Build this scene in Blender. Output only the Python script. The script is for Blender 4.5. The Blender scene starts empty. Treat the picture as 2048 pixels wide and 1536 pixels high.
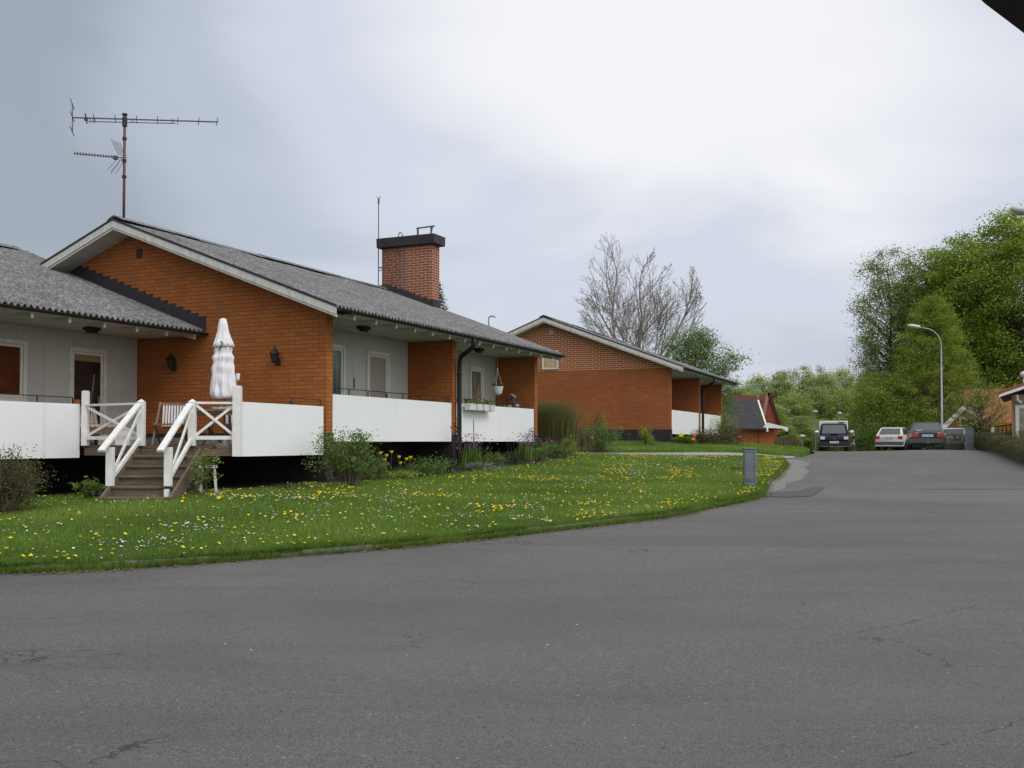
import bpy, bmesh, math, random
import numpy as np
from mathutils import Vector, Matrix
from mathutils.geometry import delaunay_2d_cdt
R = math.radians
random.seed(7)
rng = np.random.default_rng(11)
scene = bpy.context.scene
col = scene.collection

# ------------------------------------------------------------------ camera, sky, sun, exposure
ZE = 1.55                                   # eye height above the road at the camera
cam = bpy.data.cameras.new('camera'); camo = bpy.data.objects.new('camera', cam); col.objects.link(camo)
cam.sensor_width = 36.0; cam.lens = 36.0 * 2000 / 2048
cam.shift_y = 0.0306; cam.clip_start = 0.05; cam.clip_end = 3000
camo.location = (0, 0, ZE); camo.rotation_euler = (R(90 + 1.5), 0, 0)
scene.camera = camo
scene.view_settings.view_transform = 'Standard'; scene.view_settings.look = 'None'
scene.view_settings.exposure = 0.0; scene.view_settings.gamma = 1.0
scene.view_settings.use_curve_mapping = False

SUN_AZ, SUN_EL = R(138), R(44)              # azimuth from +Y towards +X
world = bpy.data.worlds.new('World'); scene.world = world; world.use_nodes = True
def build_world():
    nt = world.node_tree; N = nt.nodes; L = nt.links; N.clear()
    out = N.new('ShaderNodeOutputWorld'); bg = N.new('ShaderNodeBackground'); bg.inputs['Strength'].default_value = 0.1
    sky = N.new('ShaderNodeTexSky'); sky.sky_type = 'NISHITA'; sky.sun_disc = False
    sky.sun_elevation = SUN_EL; sky.sun_rotation = SUN_AZ
    tc = N.new('ShaderNodeTexCoord')
    nrm = N.new('ShaderNodeVectorMath'); nrm.operation = 'NORMALIZE'; L.new(tc.outputs['Generated'], nrm.inputs[0])
    sep = N.new('ShaderNodeSeparateXYZ'); L.new(nrm.outputs[0], sep.inputs[0])
    def math_(op, a, b=None, c=None, clamp=False):
        m = N.new('ShaderNodeMath'); m.operation = op; m.use_clamp = clamp
        for i, v in enumerate((a, b, c)):
            if v is None: continue
            if isinstance(v, (int, float)): m.inputs[i].default_value = v
            else: L.new(v, m.inputs[i])
        return m.outputs[0]
    zz = math_('ADD', math_('MAXIMUM', sep.outputs[2], 0.0), 0.22)
    cb = N.new('ShaderNodeCombineXYZ')
    L.new(math_('DIVIDE', sep.outputs[0], zz), cb.inputs[0]); L.new(math_('DIVIDE', sep.outputs[1], zz), cb.inputs[1])
    def noise(scale, detail, dist, off):
        mp = N.new('ShaderNodeMapping'); mp.inputs['Location'].default_value = off
        L.new(cb.outputs[0], mp.inputs[0])
        n = N.new('ShaderNodeTexNoise'); n.inputs['Scale'].default_value = scale; n.inputs['Detail'].default_value = detail
        n.inputs['Roughness'].default_value = 0.5; n.inputs['Distortion'].default_value = dist
        L.new(mp.outputs[0], n.inputs['Vector']); return n.outputs['Fac']
    n1 = noise(0.55, 2, 0.4, (3.1, 1.2, 0)); n2 = noise(1.7, 3, 0.5, (7.7, 4.4, 0))
    def dot(az, el):
        v = N.new('ShaderNodeVectorMath'); v.operation = 'DOT_PRODUCT'; L.new(nrm.outputs[0], v.inputs[0])
        v.inputs[1].default_value = (math.sin(R(az)) * math.cos(R(el)), math.cos(R(az)) * math.cos(R(el)), math.sin(R(el)))
        return v.outputs['Value']
    def ramp(fac, stops):
        r = N.new('ShaderNodeValToRGB'); r.color_ramp.interpolation = 'EASE'
        while len(r.color_ramp.elements) < len(stops): r.color_ramp.elements.new(0.5)
        for e, (p, c) in zip(r.color_ramp.elements, stops): e.position = p; e.color = (*c, 1)
        L.new(fac, r.inputs[0]); return r.outputs[0]
    # bright thin patch in the cloud ahead and slightly right, heavier cloud to the left
    b = dot(10, 25)
    g = math_('MULTIPLY_ADD', n1, 0.26, math_('MULTIPLY_ADD', b, 1.0, -0.13))
    g = math_('MULTIPLY_ADD', n2, 0.12, math_('ADD', g, -0.062))
    # g runs about 0.70..1.05 in the view; remap
    mr = N.new('ShaderNodeMapRange'); L.new(g, mr.inputs[0]); mr.inputs[1].default_value = 0.82; mr.inputs[2].default_value = 1.045
    cloud = ramp(mr.outputs[0], [(0.0, (0.37, 0.415, 0.48)), (0.30, (0.51, 0.56, 0.65)), (0.58, (0.68, 0.72, 0.82)), (0.9, (0.96, 0.965, 0.98))])
    # pale band low down
    hz = math_('SUBTRACT', 1.0, math_('MULTIPLY', math_('MAXIMUM', sep.outputs[2], 0.0), 5.5), clamp=True)
    mx = N.new('ShaderNodeMix'); mx.data_type = 'RGBA'
    L.new(math_('MULTIPLY', hz, 0.8), mx.inputs[0]); L.new(cloud, mx.inputs[6]); mx.inputs[7].default_value = (0.66, 0.69, 0.78, 1)
    # brighter cloud deck overhead and behind, where the sun stands behind it
    bk = dot(math.degrees(SUN_AZ), 50)
    mr2 = N.new('ShaderNodeMapRange'); L.new(bk, mr2.inputs[0]); mr2.inputs[1].default_value = 0.1; mr2.inputs[2].default_value = 0.9
    mx2 = N.new('ShaderNodeMix'); mx2.data_type = 'RGBA'; L.new(mr2.outputs[0], mx2.inputs[0])
    L.new(mx.outputs[2], mx2.inputs[6]); mx2.inputs[7].default_value = (1.50, 1.48, 1.47, 1)
    sc = N.new('ShaderNodeVectorMath'); sc.operation = 'SCALE'; sc.inputs['Scale'].default_value = 10.0
    L.new(mx2.outputs[2], sc.inputs[0])
    mx3 = N.new('ShaderNodeMix'); mx3.data_type = 'RGBA'; mx3.inputs[0].default_value = 0.93
    L.new(sky.outputs[0], mx3.inputs[6]); L.new(sc.outputs[0], mx3.inputs[7])
    L.new(mx3.outputs[2], bg.inputs['Color']); L.new(bg.outputs[0], out.inputs['Surface'])
build_world()
sl = bpy.data.lights.new('sun', 'SUN'); sl.energy = 1.0; sl.angle = R(22); sl.color = (1.0, 0.97, 0.92)
so = bpy.data.objects.new('sun', sl); col.objects.link(so)
sd = Vector((math.sin(SUN_AZ) * math.cos(SUN_EL), math.cos(SUN_AZ) * math.cos(SUN_EL), math.sin(SUN_EL)))
so.rotation_euler = sd.to_track_quat('Z', 'Y').to_euler(); so.location = (0, -5, 30)

# ------------------------------------------------------------------ helpers: scene graph
def tag(o, label=None, cat=None, group=None, kind=None):
    if label: o['label'] = label
    if cat: o['category'] = cat
    if group: o['group'] = group
    if kind: o['kind'] = kind
    return o
def thing(name, label, cat, loc=(0, 0, 0), rz=0.0, group=None):
    o = bpy.data.objects.new(name, None); col.objects.link(o); o.empty_display_size = 0.2
    o.location = loc; o.rotation_euler = (0, 0, rz)
    return tag(o, label, cat, group)
def link(name, me, mat, parent=None):
    o = bpy.data.objects.new(name, me); col.objects.link(o)
    if mat is not None:
        if isinstance(mat, (list, tuple)):
            for m in mat: me.materials.append(m)
        else: me.materials.append(mat)
    if parent is not None: o.parent = parent
    return o
def copy_tree(o, parent=None):
    c = o.copy(); col.objects.link(c); c.parent = parent
    for ch in list(o.children): copy_tree(ch, c)
    return c

class MB:
    """collects shapes into one mesh"""
    def __init__(s): s.v = []; s.f = []; s.mi = []; s.m = 0
    def add(s, vs, fs):
        b = len(s.v); s.v += [tuple(v) for v in vs]
        for f in fs: s.f.append([b + i for i in f]); s.mi.append(s.m)
        return s
    def box(s, x0, x1, y0, y1, z0, z1):
        x0, x1 = sorted((x0, x1)); y0, y1 = sorted((y0, y1)); z0, z1 = sorted((z0, z1))
        return s.add([(x0, y0, z0), (x1, y0, z0), (x1, y1, z0), (x0, y1, z0), (x0, y0, z1), (x1, y0, z1), (x1, y1, z1), (x0, y1, z1)],
                     [(0, 3, 2, 1), (4, 5, 6, 7), (0, 1, 5, 4), (1, 2, 6, 5), (2, 3, 7, 6), (3, 0, 4, 7)])
    def bar(s, p0, p1, w, h, up=(0, 0, 1)):
        p0 = Vector(p0); p1 = Vector(p1); d = (p1 - p0).normalized(); u = Vector(up)
        if abs(d.dot(u)) > 0.98: u = Vector((0, 1, 0))
        a = d.cross(u).normalized(); b = a.cross(d).normalized()
        vs = [p + a * (sx * w / 2) + b * (sz * h / 2) for p in (p0, p1) for sx, sz in ((-1, -1), (1, -1), (1, 1), (-1, 1))]
        return s.add(vs, [(0, 1, 2, 3), (7, 6, 5, 4), (0, 4, 5, 1), (1, 5, 6, 2), (2, 6, 7, 3), (3, 7, 4, 0)])
    def prism(s, poly, axis, a0, a1):
        """poly of 2-D points in the plane normal to axis ('x': (y,z), 'y': (x,z), 'z': (x,y))"""
        def p(q, a):
            return (a, q[0], q[1]) if axis == 'x' else (q[0], a, q[1]) if axis == 'y' else (q[0], q[1], a)
        n = len(poly); vs = [p(q, a0) for q in poly] + [p(q, a1) for q in poly]
        fs = [tuple(range(n)), tuple(range(2 * n - 1, n - 1, -1))]
        fs += [(i, n + i, n + (i + 1) % n, (i + 1) % n) for i in range(n)]
        return s.add(vs, fs)
    def tube(s, pts, r, n=8, cap=True):
        pts = [Vector(p) for p in pts]; k = len(pts)
        rs = r if isinstance(r, (list, tuple)) else [r] * k
        vs = []; prev = None
        for i, p in enumerate(pts):
            d = (pts[min(i + 1, k - 1)] - pts[max(i - 1, 0)]).normalized()
            if prev is None:
                a = d.cross(Vector((0, 0, 1)) if abs(d.z) < 0.9 else Vector((1, 0, 0))).normalized()
            else:
                a = (prev - d * prev.dot(d)).normalized()
            prev = a; b = d.cross(a)
            vs += [p + (a * math.cos(2 * math.pi * j / n) + b * math.sin(2 * math.pi * j / n)) * rs[i] for j in range(n)]
        fs = [(i * n + j, i * n + (j + 1) % n, (i + 1) * n + (j + 1) % n, (i + 1) * n + j) for i in range(k - 1) for j in range(n)]
        if cap: fs += [tuple(range(n - 1, -1, -1)), tuple(range((k - 1) * n, k * n))]
        return s.add(vs, fs)
    def lathe(s, prof, c=(0, 0, 0), n=16, fold=None):
        vs = []
        for (r, z) in prof:
            for j in range(n):
                a = 2 * math.pi * j / n; rr = r * (1 + (fold(a, z) if fold else 0))
                vs.append((c[0] + rr * math.cos(a), c[1] + rr * math.sin(a), c[2] + z))
        k = len(prof)
        fs = [(i * n + j, i * n + (j + 1) % n, (i + 1) * n + (j + 1) % n, (i + 1) * n + j) for i in range(k - 1) for j in range(n)]
        fs += [tuple(range(n - 1, -1, -1)), tuple(range((k - 1) * n, k * n))]
        return s.add(vs, fs)
    def loft(s, rings):
        n = len(rings[0]); k = len(rings); vs = [p for r in rings for p in r]
        fs = [(i * n + j, i * n + (j + 1) % n, (i + 1) * n + (j + 1) % n, (i + 1) * n + j) for i in range(k - 1) for j in range(n)]
        fs += [tuple(range(n - 1, -1, -1)), tuple(range((k - 1) * n, k * n))]
        return s.add(vs, fs)
    def build(s, name, mat, parent=None, smooth=False, bevel=0.0):
        me = bpy.data.meshes.new(name); me.from_pydata(s.v, [], s.f)
        bm = bmesh.new(); bm.from_mesh(me)
        bmesh.ops.recalc_face_normals(bm, faces=bm.faces)
        if bevel:
            bmesh.ops.bevel(bm, geom=[e for e in bm.edges if len(e.link_faces) == 2 and e.calc_face_angle(0) > 0.5], offset=bevel, segments=1, affect='EDGES', clamp_overlap=True)
        bm.to_mesh(me); bm.free()
        if isinstance(mat, (list, tuple)) and not bevel: me.polygons.foreach_set('material_index', s.mi)
        if smooth:
            me.polygons.foreach_set('use_smooth', [True] * len(me.polygons))
        me.update()
        return link(name, me, mat, parent)

def mesh_np(V, F, attr=None, smooth=False):
    me = bpy.data.meshes.new('m'); V = np.asarray(V, np.float32); F = np.asarray(F, np.int32)
    n, k = F.shape
    me.vertices.add(len(V)); me.vertices.foreach_set('co', V.ravel())
    me.loops.add(n * k); me.loops.foreach_set('vertex_index', F.ravel())
    me.polygons.add(n); me.polygons.foreach_set('loop_start', np.arange(0, n * k, k, dtype=np.int32))
    me.polygons.foreach_set('loop_total', np.full(n, k, np.int32))
    if attr is not None:
        a = me.attributes.new('rnd', 'FLOAT', 'FACE'); a.data.foreach_set('value', np.asarray(attr, np.float32))
    if smooth: me.polygons.foreach_set('use_smooth', np.ones(n, bool))
    me.update(calc_edges=True); me.validate()
    return me

# ------------------------------------------------------------------ helpers: materials
def principled(name):
    m = bpy.data.materials.new(name); m.use_nodes = True
    nt = m.node_tree; b = nt.nodes['Principled BSDF']
    return m, nt, b
def mathn(nt, op, a, b=None, clamp=False):
    m = nt.nodes.new('ShaderNodeMath'); m.operation = op; m.use_clamp = clamp
    for i, v in enumerate((a, b)):
        if v is None: continue
        if isinstance(v, (int, float)): m.inputs[i].default_value = v
        else: nt.links.new(v, m.inputs[i])
    return m.outputs[0]
def noise_n(nt, scale, detail=3, rough=0.55, vec=None, mapping=None, dist=0):
    n = nt.nodes.new('ShaderNodeTexNoise'); n.inputs['Scale'].default_value = scale
    n.inputs['Detail'].default_value = detail; n.inputs['Roughness'].default_value = rough; n.inputs['Distortion'].default_value = dist
    if vec is None:
        tc = nt.nodes.new('ShaderNodeTexCoord'); vec = tc.outputs['Object']
    if mapping:
        mp = nt.nodes.new('ShaderNodeMapping'); mp.inputs['Scale'].default_value = mapping; nt.links.new(vec, mp.inputs[0]); vec = mp.outputs[0]
    nt.links.new(vec, n.inputs['Vector']); return n.outputs['Fac']
def ramp_n(nt, fac, stops, interp='LINEAR'):
    r = nt.nodes.new('ShaderNodeValToRGB'); r.color_ramp.interpolation = interp
    while len(r.color_ramp.elements) < len(stops): r.color_ramp.elements.new(0.5)
    for e, (p, c) in zip(r.color_ramp.elements, stops):
        e.position = p; e.color = (*c, 1) if len(c) == 3 else c
    nt.links.new(fac, r.inputs[0]); return r.outputs[0]
def mix_n(nt, fac, a, b, mode='MIX'):
    m = nt.nodes.new('ShaderNodeMix'); m.data_type = 'RGBA'; m.blend_type = mode
    for i, v in ((0, fac), (6, a), (7, b)):
        if isinstance(v, (int, float)): m.inputs[i].default_value = v
        elif isinstance(v, tuple): m.inputs[i].default_value = (*v, 1)
        else: nt.links.new(v, m.inputs[i])
    return m.outputs[2]
def bump_n(nt, b, h, strength=0.3, dist=0.01):
    bp = nt.nodes.new('ShaderNodeBump'); bp.inputs['Strength'].default_value = strength; bp.inputs['Distance'].default_value = dist
    nt.links.new(h, bp.inputs['Height']); nt.links.new(bp.outputs[0], b.inputs['Normal'])
def M(name, c1, c2=None, scale=6.0, rough=0.6, bump=0.0, metal=0.0, spec=0.4, mapping=None, bscale=None, coat=0.0):
    m, nt, b = principled(name)
    c2 = c2 or tuple(x * 0.8 for x in c1)
    f = noise_n(nt, scale, 5, 0.6, mapping=mapping)
    nt.links.new(ramp_n(nt, f, [(0.32, c2), (0.66, c1)]), b.inputs['Base Color'])
    b.inputs['Roughness'].default_value = rough; b.inputs['Metallic'].default_value = metal
    b.inputs['Specular IOR Level'].default_value = spec; b.inputs['Coat Weight'].default_value = coat
    if bump: bump_n(nt, b, noise_n(nt, bscale or scale * 4, 4, mapping=mapping), bump, 0.01)
    return m
def brick_mat(name, bricks, mortar, msize=0.010, seed=0.0, soot=None):
    m, nt, b = principled(name); N = nt.nodes; L = nt.links
    tc = N.new('ShaderNodeTexCoord'); sp = N.new('ShaderNodeSeparateXYZ'); L.new(tc.outputs['Object'], sp.inputs[0])
    sn = N.new('ShaderNodeSeparateXYZ'); L.new(tc.outputs['Normal'], sn.inputs[0])
    isx = mathn(nt, 'GREATER_THAN', mathn(nt, 'ABSOLUTE', sn.outputs[0]), 0.5)
    h = mathn(nt, 'ADD', mathn(nt, 'MULTIPLY', isx, sp.outputs[1]), mathn(nt, 'MULTIPLY', mathn(nt, 'SUBTRACT', 1.0, isx), sp.outputs[0]))
    cb = N.new('ShaderNodeCombineXYZ'); L.new(mathn(nt, 'ADD', h, seed + 50), cb.inputs[0]); L.new(mathn(nt, 'ADD', sp.outputs[2], 10.0), cb.inputs[1])
    br = N.new('ShaderNodeTexBrick'); L.new(cb.outputs[0], br.inputs['Vector'])
    br.inputs['Scale'].default_value = 1.0; br.inputs['Brick Width'].default_value = 0.26; br.inputs['Row Height'].default_value = 0.075
    br.inputs['Mortar Size'].default_value = msize; br.inputs['Mortar Smooth'].default_value = 0.25; br.inputs['Bias'].default_value = 0.0
    br.inputs['Color1'].default_value = (0, 0, 0, 1); br.inputs['Color2'].default_value = (1, 1, 1, 1); br.inputs['Mortar'].default_value = (0.5, 0.5, 0.5, 1)
    c = ramp_n(nt, br.outputs['Color'], bricks)
    n1 = noise_n(nt, 26, 4, 0.65); c = mix_n(nt, mathn(nt, 'MULTIPLY', n1, 0.55), c, tuple(x * 0.45 for x in bricks[1][1]))
    n3 = noise_n(nt, 0.9, 4, 0.6); c = mix_n(nt, ramp_n(nt, n3, [(0.40, (0, 0, 0)), (0.75, (0.55, 0.55, 0.55))]), c, tuple(x * 0.55 for x in bricks[1][1]))
    c = mix_n(nt, br.outputs['Fac'], c, mortar)
    if soot:      # darkened, sooty stretch of bricks with its own outline
        sx = mathn(nt, 'ADD', sp.outputs[1], mathn(nt, 'MULTIPLY', noise_n(nt, 9, 4), 0.12))
        k = mathn(nt, 'MULTIPLY', mathn(nt, 'MULTIPLY', mathn(nt, 'GREATER_THAN', sx, soot), isx), ramp_n(nt, noise_n(nt, 14, 5, mapping=(1, 1, 3)), [(0.4, (0, 0, 0)), (0.6, (0.75, 0.75, 0.75))]))
        c = mix_n(nt, k, c, (0.06, 0.03, 0.025))
    L.new(c, b.inputs['Base Color']); b.inputs['Roughness'].default_value = 0.85; b.inputs['Specular IOR Level'].default_value = 0.25
    hh = mathn(nt, 'ADD', mathn(nt, 'SUBTRACT', 1.0, br.outputs['Fac']), mathn(nt, 'MULTIPLY', n1, 0.35))
    bump_n(nt, b, hh, 0.6, 0.006)
    return m
def leaf_mat(name, stops, rough=0.55, trans=0.42):
    m, nt, b = principled(name); N = nt.nodes; L = nt.links
    at = N.new('ShaderNodeAttribute'); at.attribute_name = 'rnd'
    c = ramp_n(nt, at.outputs['Fac'], [(i / (len(stops) - 1), s) for i, s in enumerate(stops)])
    L.new(c, b.inputs['Base Color']); b.inputs['Roughness'].default_value = rough; b.inputs['Specular IOR Level'].default_value = 0.3
    tr = N.new('ShaderNodeBsdfTranslucent'); L.new(c, tr.inputs['Color'])
    ms = N.new('ShaderNodeMixShader'); ms.inputs[0].default_value = trans
    L.new(b.outputs[0], ms.inputs[1]); L.new(tr.outputs[0], ms.inputs[2]); L.new(ms.outputs[0], N['Material Output'].inputs['Surface'])
    return m

def asphalt():
    m, nt, b = principled('asphalt')
    fine = noise_n(nt, 95, 4, 0.75); med = noise_n(nt, 22, 3, 0.6); big = noise_n(nt, 0.42, 6, 0.66, mapping=(0.5, 1.7, 1), dist=0.8)
    c = ramp_n(nt, fine, [(0.36, (0.050, 0.051, 0.049)), (0.50, (0.118, 0.119, 0.114)), (0.65, (0.225, 0.223, 0.210))])
    c = mix_n(nt, mathn(nt, 'MULTIPLY', ramp_n(nt, med, [(0.35, (1, 1, 1)), (0.6, (0, 0, 0))]), 0.30), c, (0.055, 0.055, 0.055))
    c = mix_n(nt, ramp_n(nt, big, [(0.38, (0.42, 0.42, 0.42)), (0.62, (0, 0, 0))]), c, (0.068, 0.062, 0.060))
    big2 = noise_n(nt, 0.16, 5, 0.55, dist=1.0)
    c = mix_n(nt, ramp_n(nt, big2, [(0.46, (0, 0, 0)), (0.72, (0.4, 0.4, 0.4))]), c, (0.17, 0.17, 0.165))
    # pale stone chips in the wearing course
    tc = nt.nodes.new('ShaderNodeTexCoord')
    def chips(scale, size, pick, colr, c):
        v = nt.nodes.new('ShaderNodeTexVoronoi'); v.inputs['Scale'].default_value = scale; v.inputs['Randomness'].default_value = 1.0
        nt.links.new(tc.outputs['Object'], v.inputs['Vector'])
        s = nt.nodes.new('ShaderNodeSeparateColor'); nt.links.new(v.outputs['Color'], s.inputs[0])
        k = mathn(nt, 'MULTIPLY', mathn(nt, 'LESS_THAN', v.outputs['Distance'], size), mathn(nt, 'GREATER_THAN', s.outputs[0], pick))
        return mix_n(nt, k, c, colr)
    c = chips(16, 0.13, 0.93, (0.26, 0.255, 0.24), c)
    c = chips(4.0, 0.036, 0.91, (0.62, 0.62, 0.60), c)
    c = chips(29, 0.20, 0.955, (0.028, 0.026, 0.024), c)
    # cracks: only where a slow mask allows them
    vo = nt.nodes.new('ShaderNodeTexVoronoi'); vo.feature = 'DISTANCE_TO_EDGE'; vo.inputs['Scale'].default_value = 0.27
    wv = nt.nodes.new('ShaderNodeMix'); wv.data_type = 'VECTOR'; wv.inputs[0].default_value = 0.16
    nz = nt.nodes.new('ShaderNodeTexNoise'); nz.inputs['Scale'].default_value = 1.7; nz.inputs['Detail'].default_value = 5
    nt.links.new(tc.outputs['Object'], nz.inputs['Vector']); nt.links.new(tc.outputs['Object'], wv.inputs[4]); 
    sc = nt.nodes.new('ShaderNodeVectorMath'); sc.operation = 'SCALE'; sc.inputs['Scale'].default_value = 8.0
    nt.links.new(nz.outputs['Color'], sc.inputs[0]); nt.links.new(sc.outputs[0], wv.inputs[5]); nt.links.new(wv.outputs[1], vo.inputs['Vector'])
    k = mathn(nt, 'MULTIPLY', mathn(nt, 'LESS_THAN', vo.outputs['Distance'], 0.0022), ramp_n(nt, noise_n(nt, 0.5, 3), [(0.53, (0, 0, 0)), (0.58, (1, 1, 1))]))
    c = mix_n(nt, mathn(nt, 'MULTIPLY', k, 0.75), c, (0.035, 0.028, 0.02))
    nt.links.new(c, b.inputs['Base Color']); b.inputs['Roughness'].default_value = 0.82; b.inputs['Specular IOR Level'].default_value = 0.3
    bump_n(nt, b, mathn(nt, 'ADD', fine, mathn(nt, 'MULTIPLY', med, 0.6)), 0.55, 0.008)
    return m
def corrugated():
    m, nt, b = principled('weathered_roof_sheet')
    n1 = noise_n(nt, 11, 6, 0.75); n2 = noise_n(nt, 42, 4, 0.7); n3 = noise_n(nt, 1.2, 4)
    c = ramp_n(nt, n1, [(0.36, (0.085, 0.085, 0.088)), (0.50, (0.175, 0.175, 0.182)), (0.64, (0.29, 0.29, 0.295))])
    c = mix_n(nt, ramp_n(nt, n2, [(0.56, (0, 0, 0)), (0.66, (0.75, 0.75, 0.75))]), c, (0.035, 0.036, 0.034))
    c = mix_n(nt, ramp_n(nt, noise_n(nt, 19, 5, 0.7), [(0.60, (0, 0, 0)), (0.66, (0.9, 0.9, 0.9))]), c, (0.43, 0.43, 0.40))
    c = mix_n(nt, ramp_n(nt, n3, [(0.45, (0, 0, 0)), (0.7, (0.35, 0.35, 0.35))]), c, (0.07, 0.075, 0.068))
    nt.links.new(c, b.inputs['Base Color']); b.inputs['Roughness'].default_value = 0.92; b.inputs['Specular IOR Level'].default_value = 0.15
    bump_n(nt, b, mathn(nt, 'ADD', n1, n2), 0.5, 0.01)
    return m
def board_mat(name, c1, c2, axis, pitch, gap, rough=0.7, gapc=(0.03, 0.03, 0.03), grain=(1, 1, 14)):
    """boards along one axis: thin dark joints every pitch metres"""
    m, nt, b = principled(name)
    tc = nt.nodes.new('ShaderNodeTexCoord'); sp = nt.nodes.new('ShaderNodeSeparateXYZ'); nt.links.new(tc.outputs['Object'], sp.inputs[0])
    q = mathn(nt, 'FRACT', mathn(nt, 'DIVIDE', mathn(nt, 'ADD', sp.outputs[axis], 100.0), pitch))
    k = mathn(nt, 'LESS_THAN', q, gap / pitch)
    idx = mathn(nt, 'FLOOR', mathn(nt, 'DIVIDE', mathn(nt, 'ADD', sp.outputs[axis], 100.0), pitch))
    wn = nt.nodes.new('ShaderNodeTexWhiteNoise'); wn.noise_dimensions = '1D'; nt.links.new(idx, wn.inputs['W'])
    f = mathn(nt, 'ADD', mathn(nt, 'MULTIPLY', noise_n(nt, 3, 5, 0.65, mapping=grain), 0.7), mathn(nt, 'MULTIPLY', wn.outputs['Value'], 0.3))
    c = ramp_n(nt, f, [(0.3, c2), (0.65, c1)])
    c = mix_n(nt, k, c, gapc); nt.links.new(c, b.inputs['Base Color']); b.inputs['Roughness'].default_value = rough
    b.inputs['Specular IOR Level'].default_value = 0.3
    bump_n(nt, b, mathn(nt, 'SUBTRACT', 1.0, k), 0.5, 0.006)
    return m

MAT = {}
MAT['asphalt'] = asphalt()
MAT['roof'] = corrugated()
MAT['brick'] = brick_mat('orange_brick_dark_joint', [(0.0, (0.42, 0.122, 0.024)), (0.5, (0.48, 0.148, 0.029)), (0.85, (0.53, 0.172, 0.035)), (1.0, (0.38, 0.105, 0.024))], (0.15, 0.088, 0.058), 0.009)
MAT['brick_far'] = brick_mat('red_brick_dark_joint', [(0.0, (0.36, 0.098, 0.030)), (0.5, (0.42, 0.122, 0.036)), (0.8, (0.46, 0.142, 0.042)), (1.0, (0.33, 0.088, 0.030))], (0.18, 0.095, 0.06), 0.010, 3.3)
MAT['brick_pale'] = brick_mat('red_brick_pale_joint', [(0.0, (0.37, 0.105, 0.034)), (0.5, (0.42, 0.125, 0.038)), (1.0, (0.35, 0.095, 0.032))], (0.52, 0.37, 0.27), 0.011, 1.7)
MAT['brick_chimney'] = brick_mat('chimney_brick', [(0.0, (0.30, 0.085, 0.038)), (0.5, (0.37, 0.11, 0.05)), (1.0, (0.25, 0.07, 0.034))], (0.42, 0.33, 0.27), 0.010, 5.1, soot=3.98)
MAT['white_panel'] = board_mat('white_panel_paint', (0.80, 0.82, 0.835), (0.755, 0.78, 0.80), 0, 2.44, 0.004, 0.55, (0.50, 0.51, 0.52), grain=(0.4, 1, 0.3))
MAT['grey_wall'] = board_mat('pale_wall_boards', (0.50, 0.50, 0.47), (0.43, 0.435, 0.41), 0, 0.60, 0.006, 0.6, (0.22, 0.22, 0.20), grain=(0.5, 1, 0.5))
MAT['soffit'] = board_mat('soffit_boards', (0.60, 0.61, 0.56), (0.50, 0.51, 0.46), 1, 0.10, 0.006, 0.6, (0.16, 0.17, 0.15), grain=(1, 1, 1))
MAT['white'] = M('white_paint', (0.80, 0.80, 0.79), (0.68, 0.68, 0.66), 9, 0.5, 0.06)
MAT['barge'] = M('weathered_white_board', (0.62, 0.62, 0.58), (0.47, 0.47, 0.43), 4, 0.6, 0.1, mapping=(1, 3, 1))
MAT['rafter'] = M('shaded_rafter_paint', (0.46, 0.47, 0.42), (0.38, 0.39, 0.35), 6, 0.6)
MAT['frame'] = M('window_frame_paint', (0.70, 0.69, 0.65), (0.58, 0.57, 0.53), 8, 0.5)
MAT['black'] = M('black_metal', (0.022, 0.021, 0.022), (0.012, 0.012, 0.012), 8, 0.45)
MAT['pipe'] = M('dark_gutter_metal', (0.030, 0.026, 0.026), (0.018, 0.015, 0.015), 5, 0.6, spec=.2)
MAT['flash'] = M('dark_flashing', (0.038, 0.032, 0.036), (0.022, 0.02, 0.022), 5, 0.6)
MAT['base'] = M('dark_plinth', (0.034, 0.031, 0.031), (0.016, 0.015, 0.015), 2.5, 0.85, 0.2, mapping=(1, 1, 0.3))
MAT['soil'] = M('soil', (0.028, 0.020, 0.013), (0.012, 0.009, 0.006), 7, 0.95, 0.6)
MAT['deckwood'] = M('weathered_deck_wood', (0.165, 0.130, 0.088), (0.090, 0.070, 0.048), 3, 0.8, 0.35, mapping=(1, 9, 9))
MAT['darkwood'] = M('dark_stained_wood', (0.12, 0.075, 0.045), (0.06, 0.038, 0.024), 4, 0.7, 0.2)
MAT['teak'] = M('grey_teak', (0.24, 0.17, 0.12), (0.14, 0.10, 0.07), 6, 0.75, 0.15)
MAT['concrete'] = M('old_concrete', (0.27, 0.265, 0.25), (0.15, 0.148, 0.14), 5, 0.9, 0.3)
MAT['pathmat'] = M('pale_path_gravel', (0.36, 0.35, 0.33), (0.22, 0.215, 0.205), 9, 0.95, 0.4)
MAT['tar'] = M('fresh_tar', (0.085, 0.085, 0.085), (0.05, 0.05, 0.05), 30, 0.8, 0.5)
MAT['galv'] = M('galvanised_steel', (0.34, 0.35, 0.37), (0.24, 0.25, 0.27), 6, 0.5, 0, 0.35)
MAT['mast'] = M('rusty_mast', (0.17, 0.065, 0.065), (0.10, 0.045, 0.045), 5, 0.6)
MAT['alu'] = M('dull_aluminium', (0.13, 0.13, 0.14), (0.08, 0.08, 0.09), 8, 0.5, 0, 0.3)
MAT['cabinet'] = M('grey_cabinet_paint', (0.17, 0.195, 0.225), (0.12, 0.14, 0.165), 3, 0.5, 0.05)
MAT['bark'] = M('bark', (0.125, 0.105, 0.078), (0.05, 0.042, 0.032), 6, 0.95, 0.6, mapping=(1, 1, 0.3))
MAT['bark_pale'] = M('grey_bark', (0.31, 0.285, 0.255), (0.18, 0.162, 0.14), 5, 0.95, 0.3)
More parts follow.
